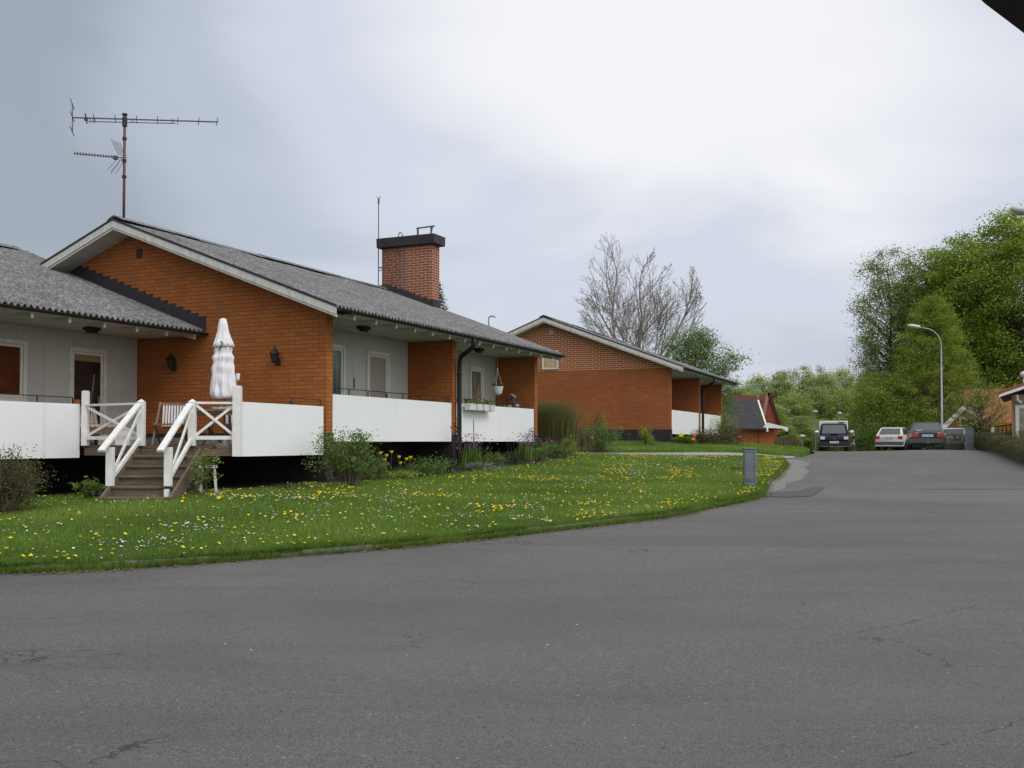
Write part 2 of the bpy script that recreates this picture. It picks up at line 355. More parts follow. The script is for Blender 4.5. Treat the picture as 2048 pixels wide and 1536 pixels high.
MAT['cloth'] = M('white_cloth', (0.80, 0.80, 0.82), (0.66, 0.66, 0.70), 9, 0.85, 0.9, mapping=(2.2, 2.2, .6), bscale=9)
MAT['plastic'] = M('white_plastic', (0.72, 0.73, 0.74), (0.66, 0.67, 0.68), 4, 0.35)
MAT['glass_dark'] = M('dark_window_glass', (0.030, 0.030, 0.028), (0.015, 0.015, 0.014), 2, 0.06, spec=0.6)
MAT['glass_green'] = M('green_curtain_behind_glass', (0.10, 0.16, 0.11), (0.025, 0.055, 0.035), 3, 0.10, spec=0.5, mapping=(5, 1, 0.4))
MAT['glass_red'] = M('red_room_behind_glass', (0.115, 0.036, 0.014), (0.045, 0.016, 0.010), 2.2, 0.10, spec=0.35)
MAT['blind'] = M('beige_roller_blind', (0.34, 0.32, 0.28), (0.29, 0.27, 0.235), 2, 0.3, spec=0.5, mapping=(1, 1, 0.3))
MAT['blind_tan'] = M('tan_roller_blind', (0.30, 0.21, 0.10), (0.24, 0.17, 0.08), 3, 0.6)
MAT['lace'] = M('lace_curtain_behind_glass', (0.30, 0.29, 0.25), (0.09, 0.08, 0.065), 2.4, 0.2, spec=0.5, mapping=(4, 1, 0.8))
def P(px, Y):        # a distance ahead of the viewpoint and the bearing at which a thing stands
    return ((px - 1024) / 2000 * Y, Y)

# ------------------------------------------------------------------ terrain
CP = np.array([(0,0,-1.55),(-8,0,-1.55),(8,0,-1.55),(0,3,-1.46),(0,8,-1.31),(6,8,-1.31),(-6,5,-1.42),(12,8,-1.31),(-5.1,10,-1.25),(-2.4,11.2,-1.21),
    (-.16,13,-1.16),(1.26,14.3,-1.12),(3.1,16.6,-1.05),(4.56,19.1,-.98),(5.5,21.8,-.90),(7.2,26.5,-.755),(9.5,33.7,-.54),(11.7,38,-.42),(15.7,38,-.26),
    (18.5,37,-.32),(10,16,-1.07),(16,16,-1.03),(16,25,-.77),(12,25,-.79),(12,46,-.62),(18,46,-.52),(16,55,-.68),(20,55,-.62),(24,55,-.6),(22,66,-1.15),(17,66,-1.15),
    (22,38,-.42),(25,25,-.7),(20,8,-1.3),(-5.37,14.25,-.885),(-7.3,15.7,-.95),(-3.28,17.7,-.76),(-1.36,22,-.53),(.6,26.3,-.33),(5.4,35,-.12),
    (9.0,43.0,-.1),(-12,18,-.95),(-10,12,-1.22),(-14,10,-1.3),(-12,25,-.7),(0,32,-.22),(-5,35,-.2),(5,50,-.3),(-20,40,-.3),(-1.24,20,-.72),(-.26,22,-.64),
    (1.6,25.5,-.50),(5.1,31.6,-.36),(9,33.6,-.46),(8.6,37.5,-.24),(-60,0,-1.3),(-60,60,-.5),(60,0,-1.2),(60,60,-.8),(0,100,-2.0),(40,100,-2.0),(-40,100,-1.5),(80,100,-1.5),
    (0,-10,-1.6),(30,-10,-1.6),(-30,-10,-1.6)], float)
def _phi(r2): return 0.5 * r2 * np.log(r2 + 1e-9)
def _fit():
    P2 = CP[:, :2] / 20; n = len(P2); d2 = ((P2[:, None] - P2[None]) ** 2).sum(-1)
    A = np.zeros((n + 3, n + 3)); A[:n, :n] = _phi(d2) + 0.0008 * np.eye(n)
    A[:n, n] = 1; A[:n, n + 1:] = P2; A[n, :n] = 1; A[n + 1:, :n] = P2.T
    return np.linalg.solve(A, np.concatenate([CP[:, 2], [0, 0, 0]]))
_w = _fit()
def G(X, Y):
    X = np.clip(np.asarray(X, float), -60, 70) / 20; Y = np.clip(np.asarray(Y, float), -10, 100) / 20
    sh = X.shape; X = X.ravel(); Y = Y.ravel(); n = len(CP); P2 = CP[:, :2] / 20; out = np.zeros(len(X))
    for a in range(0, len(X), 20000):
        b = a + 20000
        d2 = (X[a:b, None] - P2[None, :, 0]) ** 2 + (Y[a:b, None] - P2[None, :, 1]) ** 2
        out[a:b] = _phi(d2) @ _w[:n] + _w[n] + _w[n + 1] * X[a:b] + _w[n + 2] * Y[a:b]
    return out.reshape(sh) + ZE
def g1(x, y): return float(G(np.array([x]), np.array([y]))[0])
def inpoly(X, Y, poly):
    c = np.zeros(X.shape, bool); n = len(poly)
    for i in range(n):
        x0, y0 = poly[i]; x1, y1 = poly[(i + 1) % n]
        t = ((y0 > Y) != (y1 > Y)) & (X < (x1 - x0) * (Y - y0) / (y1 - y0 + 1e-12) + x0); c ^= t
    return c
def dense(poly, step, closed=True):
    out = []; n = len(poly)
    for i in range(n if closed else n - 1):
        a = np.array(poly[i]); b = np.array(poly[(i + 1) % n]); k = max(1, int(np.linalg.norm(b - a) / step))
        out += [tuple(a + (b - a) * j / k) for j in range(k)]
    if not closed: out.append(tuple(poly[-1]))
    return out
def smooth_line(pts, step=0.4, n=8):
    """Catmull-Rom through the points"""
    p = [np.array(q, float) for q in pts]; p = [2 * p[0] - p[1]] + p + [2 * p[-1] - p[-2]]; out = []
    for i in range(1, len(p) - 2):
        for j in range(n):
            t = j / n
            out.append(tuple(0.5 * ((2 * p[i]) + (-p[i-1] + p[i+1]) * t + (2*p[i-1] - 5*p[i] + 4*p[i+1] - p[i+2]) * t*t + (-p[i-1] + 3*p[i] - 3*p[i+1] + p[i+2]) * t**3)))
    out.append(tuple(p[-2])); return out
def sheet(name, poly, step, dz, mat, skirt=0.0, jitter=0.0, bumpy=0.0):
    b = dense(poly, step); xs = np.array([q[0] for q in b]); ys = np.array([q[1] for q in b])
    gx, gy = np.meshgrid(np.arange(xs.min(), xs.max(), step), np.arange(ys.min(), ys.max(), step))
    gx = gx.ravel() + rng.uniform(-.1, .1, gx.size) * step; gy = gy.ravel() + rng.uniform(-.1, .1, gy.size) * step
    k = inpoly(gx, gy, b); gx, gy = gx[k], gy[k]
    d = np.min((gx[:, None] - xs[None]) ** 2 + (gy[:, None] - ys[None]) ** 2, axis=1); k = d > (0.35 * step) ** 2; gx, gy = gx[k], gy[k]
    pts = [Vector(q) for q in b] + [Vector((x, y)) for x, y in zip(gx, gy)]; n = len(b)
    vs, es, fs, *_ = delaunay_2d_cdt(pts, [(i, (i + 1) % n) for i in range(n)], [], 1, 1e-5)
    V = np.array([(v.x, v.y, 0) for v in vs]); V[:, 2] = G(V[:, 0], V[:, 1]) + dz
    if bumpy: V[:, 2] += bumpy * (np.sin(V[:, 0] * 3.1 + 1.3 * np.sin(V[:, 1] * 2.3)) * np.sin(V[:, 1] * 2.7) + rng.uniform(-.5, .5, len(V)))
    vl = [tuple(v) for v in V]; fl = [tuple(f) for f in fs]
    if skirt:
        cnt = {}
        for f in fl:
            for i in range(len(f)):
                e = (f[i], f[(i + 1) % len(f)]); cnt[e] = cnt.get(e, 0) + 1
        low = {}
        for (a, c) in [e for e in cnt if (e[1], e[0]) not in cnt]:
            for q in (a, c):
                if q not in low: low[q] = len(vl); vl.append((vl[q][0], vl[q][1], vl[q][2] - skirt))
            fl.append((c, a, low[a], low[c]))
    me = bpy.data.meshes.new(name); me.from_pydata(vl, [], fl); me.polygons.foreach_set('use_smooth', [True] * len(fl)); me.update()
    if len(me.polygons) and me.polygons[0].normal.z < 0: me.flip_normals()
    return tag(link(name, me, mat), kind='structure')

def grass_ground(name, c1, c2, c3):
    m, nt, b = principled(name)
    f = noise_n(nt, 60, 4, 0.7); g_ = noise_n(nt, 1.1, 5, 0.6); h = noise_n(nt, 7, 3, 0.6)
    c = ramp_n(nt, f, [(0.3, c2), (0.7, c1)]); c = mix_n(nt, ramp_n(nt, g_, [(0.42, (0, 0, 0)), (0.62, (0.7, 0.7, 0.7))]), c, c3)
    c = mix_n(nt, ramp_n(nt, h, [(0.5, (0, 0, 0)), (0.72, (0.5, 0.5, 0.5))]), c, c2)
    nt.links.new(c, b.inputs['Base Color']); b.inputs['Roughness'].default_value = 0.9; b.inputs['Specular IOR Level'].default_value = 0.1
    bump_n(nt, b, mathn(nt, 'ADD', f, h), 0.8, 0.03); return m
MAT['turf'] = grass_ground('turf', (0.070, 0.130, 0.024), (0.034, 0.072, 0.014), (0.085, 0.145, 0.030))

# base ground out to the horizon
def base_ground():
    xs = np.concatenate([[-1500, -600, -300, -150], np.arange(-60, 71, 2.0), [150, 300, 600, 1500]])
    ys = np.concatenate([[-300, -60], np.arange(-10, 101, 2.0), [150, 300, 700, 2500]])
    X, Y = np.meshgrid(xs, ys); Z = G(X, Y) - 0.14; V = np.stack([X, Y, Z], -1).reshape(-1, 3); w = len(xs)
    F = [(j * w + i, j * w + i + 1, (j + 1) * w + i + 1, (j + 1) * w + i) for j in range(len(ys) - 1) for i in range(w - 1)]
    tag(link('ground', mesh_np(V, F, smooth=True), MAT['turf']), kind='structure')
base_ground()

kerb = smooth_line([(-16, 8.2), (-9, 9.35), (-5.12, 10.0), (-3.85, 10.35), (-2.37, 11.2), (-1.2, 12.0), (-.10, 12.95), (1.26, 14.2), (2.35, 15.3), (3.15, 16.5), (4.2, 18.1), (4.75, 19.2),
                    (5.55, 21.9), (6.6, 25.0), (7.45, 27.6), (8.1, 29.8), (8.5, 31.5)])
nose = [(8.35, 31.8), (8.0, 32.0), (7.4, 31.6)]
path_near = [(7.0, 31.3), (4.8, 30.0), (2.6, 28.5), (1.9, 28.0)]
bed_edge = [(1.75, 27.4), (1.35, 25.4), (-.2, 22.3), (-1.2, 20.3), (-2.0, 18.9), (-3.0, 17.6), (-3.7, 16.9), (-4.4, 16.1), (-5.1, 15.9), (-6.4, 16.3), (-7.6, 16.2), (-9.5, 12.9), (-12.5, 12.0), (-16, 11)]
lawn_poly = [tuple(p) for p in kerb] + nose + path_near + bed_edge
sheet('lawn', lawn_poly, 0.35, 0.035, MAT['turf'], skirt=0.25, bumpy=0.012)
path_far = [(.3, 29.1), (2.6, 30.7), (5.1, 32.1), (7.4, 33.5), (9.0, 34.3)]
lawn2_poly = path_far + [(10.1, 35.6), (11.5, 38.6), (12.2, 42), (12.6, 47), (11.5, 49), (9.6, 45.2), (5.4, 35.2), (2, 36.5), (-1.5, 33)]
sheet('lawn', lawn2_poly, 0.5, 0.05, MAT['turf'], skirt=0.25, bumpy=0.012).name = 'upper_lawn'
sheet('soil_bed', [(-1.0, 29.5), (1.85, 28.35), (1.75, 27.45), (1.35, 25.3), (-.2, 22.2), (-1.2, 20.2), (-2.0, 18.8), (-3.0, 17.5), (-3.7, 16.8), (-4.4, 16.0), (-5.1, 15.8), (-6.4, 16.2), (-7.6, 16.1),
      (-9.5, 12.8), (-12.5, 11.9), (-16, 10.9), (-20, 20), (-9, 26)], 0.6, 0.0, MAT['soil'])
# road: big sheet that passes under the lawn's edge; kerb stones close the step
road_poly = [(-30, -8), (30, -8), (34, 10), (27, 24), (23.5, 32), (21.2, 36.5), (20.4, 39), (23, 44), (27, 60), (30, 90), (17, 90), (14.8, 62), (13.0, 50), (12.4, 42), (11.7, 38.6), (10.3, 35.4), (9.0, 34.2), (8.3, 33.7),
             (7.3, 32.9), (8.6, 32.2), (8.75, 31.5), (8.25, 29.7), (7.5, 27.4), (6.7, 25.0), (5.45, 21.9), (4.6, 19.2), (4.05, 18.1), (3.05, 16.6), (2.25, 15.4), (1.2, 14.3),
             (-.15, 13.05), (-1.3, 12.1), (-2.4, 11.3), (-3.9, 10.45), (-5.12, 10.1), (-9, 9.45), (-16, 8.3), (-30, 7)]
sheet('road', road_poly, 0.8, -0.06, MAT['asphalt'])
sheet('path', path_far[::-1] + [(1.75, 28.3)] + path_near[::-1] + [(7.6, 32.0), (8.45, 32.1), (9.3, 33.2), (9.9, 35.0), (9.2, 34.5)], 0.5, -0.030, MAT['pathmat']).name = 'garden_path'
# pale apron where the old surface shows along the bend, and the newer tar repair beside it
MAT['apron'] = M('worn_pale_asphalt', (0.225, 0.22, 0.205), (0.13, 0.128, 0.122), 14, 0.95, 0.5, mapping=(1.2, .5, 1))
sheet('pavement', [(4.85, 19.55), (5.6, 21.9), (6.6, 24.8), (7.5, 27.4), (8.25, 29.7), (8.65, 31.6), (8.5, 32.2), (9.3, 33.6), (9.35, 32.4), (9.2, 30.9), (8.75, 29.6), (8.35, 28.6), (8.0, 26.9), (7.35, 25.2), (6.95, 23.9), (6.15, 22.4), (5.75, 21.1), (5.25, 20.1)], 0.5, -0.054, MAT['apron']).name = 'worn_road_edge'
sheet('road_patch', [(4.62, 19.0), (4.95, 19.7), (5.9, 20.5), (6.5, 21.6), (6.75, 21.55), (6.15, 20.1), (5.75, 19.2), (5.2, 18.85)], 0.4, -0.050, MAT['tar'])
sheet('tyre_track_patch', [(8.5, 21), (12.0, 20.6), (12.2, 20.75), (8.7, 21.2)], 0.5, -0.055, MAT['asphalt']).name = 'road_seam_strip'

def kerbstones():
    mb = MB(); pts = dense([p for p in kerb], 0.95, closed=False); r = random.Random(3)
    acc = [pts[0]]
    for p in pts[1:]:
        if math.dist(p, acc[-1]) > 0.85: acc.append(p)
    for a, b in zip(acc[:-1], acc[1:]):
        ax, ay = a; bx, by = b; dx, dy = bx - ax, by - ay; l = math.hypot(dx, dy); nx, ny = -dy / l, dx / l
        za = g1(ax, ay); zb = g1(bx, by); h = -0.012 + r.uniform(-.02, .03); o = r.uniform(-.02, .02); g = 0.02
        p = lambda t, n, z: (ax + dx * t + nx * n, ay + dy * t + ny * n, (za + (zb - za) * t) + z)
        vs = [p(g, -.03 + o, -.12), p(1 - g, -.03 + o, -.12), p(1 - g, .10 + o, -.12), p(g, .10 + o, -.12), p(g, -.02 + o, h), p(1 - g, -.02 + o, h + r.uniform(-.01, .01)), p(1 - g, .10 + o, h), p(g, .10 + o, h)]
        mb.add(vs, [(0, 3, 2, 1), (4, 5, 6, 7), (0, 1, 5, 4), (1, 2, 6, 5), (2, 3, 7, 6), (3, 0, 4, 7)])
    tag(mb.build('kerb', M('mossy_kerb_stone', (0.19, 0.185, 0.165), (0.075, 0.078, 0.055), 7, 0.95, 0.4), bevel=0.012), kind='structure')
kerbstones()

# ------------------------------------------------------------------ row houses (local x = along the row, y = into the house, z = 0 at the balcony panel's lower edge)
SL = 0.38; RIDGE = 4.67; ZR0 = 2.57        # roof slope, ridge position, roof height over the balcony front
def roofz(t): return ZR0 + SL * (t if t <= RIDGE else 2 * RIDGE - t)
def roof_sheet(parent, s0, s1, t0, t1, name='roof', flip=False, seed=0, mat=None):
    """corrugated sheets in overlapping courses between t0 (low) and t1 (high)"""
    lam = 0.117; r = np.random.default_rng(seed)
    ns = max(8, int((s1 - s0) / lam * 8)); S = np.linspace(s0, s1, ns)
    T = []; Zo = []; courses = 4; w = (t1 - t0) / courses
    for c in range(courses):
        for q in (0.004, .25, .5, .75, 1.0):
            T.append(t0 + w * (c + q * 1.0) ); Zo.append(0.003 * (1 - q))
    T = np.array(T); Zo = np.array(Zo)
    SS, TT = np.meshgrid(S, T); wob = 0.012 * np.sin(SS * 1.1 + TT * .8 + seed) + 0.008 * np.sin(SS * 2.9 + 1.7 + TT)
    Z = ZR0 + SL * TT + 0.029 * np.sin(SS * 2 * np.pi / lam) + Zo[:, None] + wob * np.clip((TT - t0) / 2, 0, 1)
    if flip: TT = 2 * RIDGE - TT
    top = np.stack([SS, TT, Z], -1).reshape(-1, 3); bot = top - np.array([0, 0, 0.012]); nt_ = len(T); V = np.concatenate([top, bot]); o = len(top)
    j, i = np.meshgrid(np.arange(nt_ - 1), np.arange(ns - 1), indexing='ij'); a = (j * ns + i).ravel()
    Ft = np.stack([a, a + 1, a + ns + 1, a + ns], -1); Fb = Ft[:, ::-1] + o
    e = np.arange(ns - 1); Fe = np.stack([e + 1, e, e + o, e + 1 + o], -1)
    k = np.arange(nt_ - 1) * ns; Fs = np.stack([k, k + ns, k + ns + o, k + o], -1); k2 = k + ns - 1; Fs2 = np.stack([k2 + ns, k2, k2 + o, k2 + ns + o], -1)
    return link(name, mesh_np(V, np.concatenate([Ft, Fb, Fe, Fs, Fs2]), smooth=True), mat or MAT['roof'], parent)
def window(par, s0, s1, z0, z1, y, glass, name='window', frame_w=0.07, inner=0.05, sill=True):
    mb = MB()
    mb.box(s0, s0 + frame_w, y - 0.045, y + .02, z0, z1); mb.box(s1 - frame_w, s1, y - 0.045, y + .02, z0, z1)
    mb.box(s0 + frame_w, s1 - frame_w, y - 0.045, y + .02, z1 - frame_w, z1); mb.box(s0 + frame_w, s1 - frame_w, y - 0.045, y + .02, z0, z0 + frame_w)
    # casement set back inside the architrave
    a, b, c, d = s0 + frame_w + .004, s1 - frame_w - .004, z0 + frame_w + .004, z1 - frame_w - .004
    mb.box(a, a + inner, y - .022, y + .02, c, d); mb.box(b - inner, b, y - .022, y + .02, c, d)
    mb.box(a + inner, b - inner, y - .022, y + .02, d - inner, d); mb.box(a + inner, b - inner, y - .022, y + .02, c, c + inner)
    f = mb.build(name, MAT['frame'], par, bevel=0.004)
    MB().box(a + inner, b - inner, y - .008, y + .01, c + inner, d - inner).build('pane', glass, f)
    if sill: MB().box(s0 - .03, s1 + .03, y - .09, y - 0.05, z0 - .035, z0 - .005).build('sill', MAT['galv'], f)
    return f

def row_house(label, ox, oy, oz, ang, s0, s1, dividers, bays, windows, gable_brick, panels, lamps, pipe=None, near_over=0.5, gable=True, seed=1, left_limit=None, panel_t=0.02, tails=None, verge_far=True, rail=True, group='row houses'):
    h = thing('row_house', label, 'house', (ox, oy, ZE + oz), ang, group)
    DEP = 2 * RIDGE
    re0 = s0 - near_over if gable else s0; re1 = s1 + 0.40 if verge_far else s1
    roof_sheet(h, re0, re1, -0.58, RIDGE, seed=seed)
    if gable: roof_sheet(h, re0, re1, -0.58, RIDGE, name='roof', flip=True, seed=seed + 5)
    # ridge capping in short pieces
    mb = MB(); r = random.Random(seed); s = re0
    while s < re1 - .2:
        e = min(s + 1.1, re1); dz = r.uniform(-.008, .012)
        prof = [(-.19, -.03), (-.10, .03), (0, .065), (.10, .03), (.19, -.03), (.10, .005), (0, .04), (-.10, .005)]
        mb.prism([(RIDGE + a, roofz(RIDGE) + b + .015 + dz) for a, b in prof], 'x', s, e + 0.04); s = e
    mb.build('ridge_cap', MAT['roof'], h)
    # walls
    wt = 0.19
    if gable:
        MB().prism([(0, .16), (DEP, .16), (DEP, roofz(DEP) - .12), (RIDGE, roofz(RIDGE) - .12), (0, roofz(0) - .12)] if not isinstance(gable_brick, tuple) else
                   [(0, .16), (DEP, .16), (DEP, 2.34), (0, 2.34)], 'x', s0, s0 + wt).build('gable_wall', gable_brick if not isinstance(gable_brick, tuple) else gable_brick[0], h)
        if isinstance(gable_brick, tuple):
            MB().prism([(.0, 2.341), (DEP, 2.341), (DEP, roofz(DEP) - .12), (RIDGE, roofz(RIDGE) - .12), (0, roofz(0) - .12)], 'x', s0 - 0.003, s0 + wt).build('upper_gable_wall', gable_brick[1], h)
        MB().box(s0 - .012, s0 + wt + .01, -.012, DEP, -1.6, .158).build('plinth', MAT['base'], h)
    for d in dividers:
        MB().box(d, d + wt, 0.0, 1.16, .16, 2.26).build('partition_wall', gable_brick if not isinstance(gable_brick, tuple) else gable_brick[0], h)
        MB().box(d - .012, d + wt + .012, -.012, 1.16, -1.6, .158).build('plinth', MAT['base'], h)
    MB().box(s0 + (wt if gable else 0), s1, 1.16, 1.30, 0.0, 2.275).build('front_wall', MAT['grey_wall'], h)
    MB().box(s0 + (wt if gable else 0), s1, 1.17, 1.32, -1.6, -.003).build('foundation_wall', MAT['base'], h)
    MB().box(s0 + (wt if gable else 0) + .002, s1 - .002, .08, 1.155, .03, .12).build('balcony_floor', MAT['concrete'], h)
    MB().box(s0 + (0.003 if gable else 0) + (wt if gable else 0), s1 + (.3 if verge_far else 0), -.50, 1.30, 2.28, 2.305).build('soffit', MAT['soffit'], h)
    MB().box(s1 - .01 + .2, s1 + .2, 1.30, DEP, -1.6, 2.3).build('far_wall', MAT['brick_far'], h)
    # rafter tails; shade on the sides and light on the tips put into the paint
    s = s0 + (0.19 if gable else 0.1) + (tails or 0.0)
    while s < s1 + .3:
        rt = MB().prism([(-.45, 2.2785), (-.437, 2.195), (-.04, 2.276), (-.04, 2.2785)], 'x', s, s + .048).build('rafter_tail', MAT['rafter'], h)
        MB().prism([(-.462, 2.2785), (-.449, 2.190), (-.440, 2.190), (-.453, 2.2785)], 'x', s - .002, s + .050).build('lit_tip', MAT['white'], rt)
        s += 0.73
    # gutter, hung on brackets under the sheet ends
    yy, zz = -.600, roofz(-.58) - .034
    prof = [(yy + .045 * math.cos(a), zz + .045 * math.sin(a)) for a in np.linspace(math.pi, 2 * math.pi, 9)] + [(yy + .038 * math.cos(a), zz - .004 + .036 * math.sin(a)) for a in np.linspace(2 * math.pi, math.pi, 9)]
    MB().prism(prof, 'x', re0 + .02, re1 + .05).build('gutter', MAT['pipe'], h)
    MB().box(re0 + .03, re1, -.53, -.512, 2.285, roofz(-.52) - .045).build('fascia_board', MAT['pipe'], h)
    # verge boards
    if gable:
        tl = left_limit or DEP + .55
        mb = MB(); x0, x1 = re0 - .025, re0
        def strip(o0, o1, a, b): mb.prism([(-.55, roofz(-.55) + o0), (RIDGE, roofz(RIDGE) + o0), (tl, roofz(tl) + o0), (tl, roofz(tl) + o1), (RIDGE, roofz(RIDGE) + o1), (-.55, roofz(-.55) + o1)], 'x', a, b)
        strip(-.155, -.022, re0 - .03, re0 - .002); strip(-.198, -.160, re0 - .012, re0 + .02); vb = mb.build('verge_board', MAT['barge'], h)
        mb = MB(); 
        mb.prism([(-.56, roofz(-.56) - .022), (RIDGE, roofz(RIDGE) - .022), (tl, roofz(tl) - .022), (tl, roofz(tl) + .022), (RIDGE, roofz(RIDGE) + .022), (-.56, roofz(-.56) + .022)], 'x', re0 - .04, re0 - .003)
        mb.build('verge_trim', MAT['flash'], h)
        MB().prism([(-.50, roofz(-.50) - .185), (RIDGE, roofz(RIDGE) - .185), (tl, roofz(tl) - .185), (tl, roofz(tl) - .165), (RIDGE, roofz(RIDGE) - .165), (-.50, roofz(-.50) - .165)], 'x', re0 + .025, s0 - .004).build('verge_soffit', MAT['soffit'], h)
    if verge_far:
        MB().prism([(-.55, roofz(-.55) - .2), (RIDGE, roofz(RIDGE) - .2), (DEP, roofz(DEP) - .2), (DEP, roofz(DEP) - .02), (RIDGE, roofz(RIDGE) - .02), (-.55, roofz(-.55) - .02)], 'x', re1 - .03, re1 - .004).build('verge_board', MAT['barge'], h)
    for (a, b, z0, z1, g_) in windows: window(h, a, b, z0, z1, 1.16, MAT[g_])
    for (a, b) in panels:
        MB().box(a, b, panel_t, panel_t + .05, 0.0, .865).build('balcony_panel', MAT['white_panel'], h)
        if rail:
            mb = MB(); mb.tube([(a + .02, panel_t + .06, .985), (b - .05, panel_t + .06, .985), (b - .02, panel_t + .06, .95)], .009, 6)
            s = a + .64
            while s < b: mb.box(s - .008, s + .008, panel_t + .052, panel_t + .068, .80, .985); s += .66
            mb.build('balcony_rail', MAT['black'], h)
    for (a, t) in lamps:
        mb = MB(); mb.box(a - .13, a + .13, t - .09, t + .09, 2.215, 2.275); mb.box(a - .09, a + .09, t - .06, t + .06, 2.17, 2.215); mb.build('ceiling_lamp', MAT['black'], h, bevel=.01)
    if pipe:
        g0, s_ = pipe; zg = zz - .05
        mb = MB(); mb.tube([(g0, yy, zg + .02), (g0, yy, zg - .10), (g0 + .03, yy + .03, zg - .18), (s_ - .05, -.16, 1.90), (s_, -.105, 1.80), (s_, -.10, 1.6), (s_, -.10, .2), (s_, -.10, -.95)], .052, 10)
        for z in (1.5, .9, .05): mb.tube([(s_, -.10, z), (s_, -.10, z + .04)], .062, 10)
        mb.build('downpipe', MAT['pipe'], h, smooth=True)
    return h
ANG = math.atan2(.911, .413); U = np.array([.413, .911]); Vv = np.array([-.911, .413]); O = np.array([-3.34, 18.0])
def B(s, t): p = O + U * s + Vv * t; return (float(p[0]), float(p[1]))
# middle house
house_b = row_house('orange brick row house with tall chimney and antenna above white balcony panels, middle one', O[0], O[1], 0.0, ANG, 0.0, 9.75, [4.86, 9.56], None,
    [(1.2, 2.27, .6, 1.97, 'glass_green'), (3.10, 4.01, -.0, 1.95, 'blind'), (7.96, 8.77, .1, 1.95, 'lace')], MAT['brick'], [(.2, 4.845), (5.06, 9.545)],
    [(1.75, .35), (6.9, .35)], pipe=(4.72, 5.0), left_limit=6.62, seed=2)
# near left house, set back and a little lower
pa = O + Vv * 3.35
house_a = row_house('brick row house with pale boarded wall and striped bench, nearest and leftmost of the row', pa[0], pa[1], -.24, ANG, -12.0, -0.012, [], None,
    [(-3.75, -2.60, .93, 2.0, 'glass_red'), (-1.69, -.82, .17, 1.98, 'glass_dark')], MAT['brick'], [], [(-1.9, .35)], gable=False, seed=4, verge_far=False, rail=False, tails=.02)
roof_sheet(house_a, -0.012, .28, 3.42, RIDGE, seed=4)
MB().box(-12, .28, RIDGE, RIDGE + .02, 3.2, roofz(RIDGE) - .05).build('ridge_board', MAT['flash'], house_a)
# far house
house_c = row_house('brick row house with pale jointed upper gable and a boarded hatch, farthest of the row', 5.63, 35.5, .27, R(67.5), 0.0, 9.75, [4.86, 9.56], None,
    [(3.10, 4.01, .1, 1.95, 'lace'), (7.9, 8.7, .1, 1.95, 'glass_dark')], (MAT['brick_far'], MAT['brick_pale']), [(.2, 4.845), (5.06, 9.545)], [], pipe=(4.9, 5.1), near_over=.4, seed=9, rail=False)
# details fixed to the houses
MB().box(-1.56, -.95, 1.145, 1.150, 1.74, 1.85).build('roller_blind', MAT['blind_tan'], house_a)
MB().box(-1.03, -1.0, 1.10, 1.115, .95, 1.09).build('door_handle', MAT['galv'], house_a)
MB().box(3.86, 3.89, 1.09, 1.112, .93, 1.05).build('door_handle', MAT['galv'], house_b)
MB().box(2.62, 2.65, 1.135, 1.158, 1.12, 1.32).build('wall_thermometer', MAT['teak'], house_b)
MB().box(-.02, .0, 4.42, 4.56, 3.66, 3.84).build('gable_vent', MAT['flash'], house_b)
MB().box(-.02, .0, 4.40, 4.58, 3.72, 3.9).build('gable_vent', MAT['galv'], house_c)
MAT['rusty'] = M('ochre_stained_board', (0.52, 0.47, 0.36), (0.42, 0.24, 0.08), 5, 0.8, 0, mapping=(1, 2.2, 0.8))
hf = MB(); hf.box(-.05, -.004, 4.22, 4.28, 2.42, 3.12); hf.box(-.05, -.004, 4.80, 4.86, 2.42, 3.12); hf.box(-.05, -.004, 4.28, 4.80, 2.42, 2.47); hf.box(-.05, -.004, 4.28, 4.80, 3.07, 3.12)
hatch = hf.build('hatch', MAT['frame'], house_c); MB().box(-.03, -.004, 4.28, 4.80, 2.47, 3.07).build('hatch_board', MAT['rusty'], hatch)
# stepped flashing where the left roof meets the middle gable
mb = MB(); n = 20; ta, tb = 2.78, 6.62
top = []
for i in range(n):
    t0 = ta + (tb - ta) * i / n; t1 = ta + (tb - ta) * (i + 1) / n
    z = -.24 + ZR0 + SL * (t1 - 3.35) + .225
    top += [(t0, z), (t1, z - .004)]
poly = [(t, z) for t, z in top] + [(tb, -.24 + ZR0 + SL * (tb - 3.35) - .03), (ta, -.24 + ZR0 + SL * (ta - 3.35) - .03)]
for i in range(n):
    (t0, z0), (t1, z1) = top[2 * i], top[2 * i + 1]; zb = lambda t: -.24 + ZR0 + SL * (t - 3.35) - .03
    mb.prism([(t0, zb(t0)), (t1, zb(t1)), (t1, z1), (t0, z0)], 'x', -.014, -.001)
mb.build('stepped_flashing', MAT['flash'], house_b)
# chimney
ch = MB().box(9.43, 9.87, 3.07, 4.70, 3.0, 5.52).build('chimney', MAT['brick_chimney'], house_b)
mb = MB(); mb.prism([(9.32, 5.53), (9.96, 5.53), (9.98, 5.80), (9.30, 5.80)], 'y', 2.93, 4.82); mb.build('chimney_cap', MAT['flash'], ch, bevel=.012)
mb = MB(); mb.tube([(9.6, 4.25, 5.80), (9.6, 4.25, 5.93), (9.6, 4.22, 5.98), (9.6, 4.17, 5.98), (9.6, 4.13, 5.93), (9.6, 4.13, 5.80)], .014, 6)
mb.bar((9.6, 3.62, 5.80), (9.6, 3.62, 6.05), .04, .04); mb.bar((9.6, 3.66, 6.05), (9.6, 3.08, 6.07), .05, .03); mb.tube([(9.6, 3.17, 6.07), (9.6, 3.2, 5.8)], [.045, .018], 6)
mb.build('flue_bracket', MAT['alu'], ch)
mb = MB(); n = 9
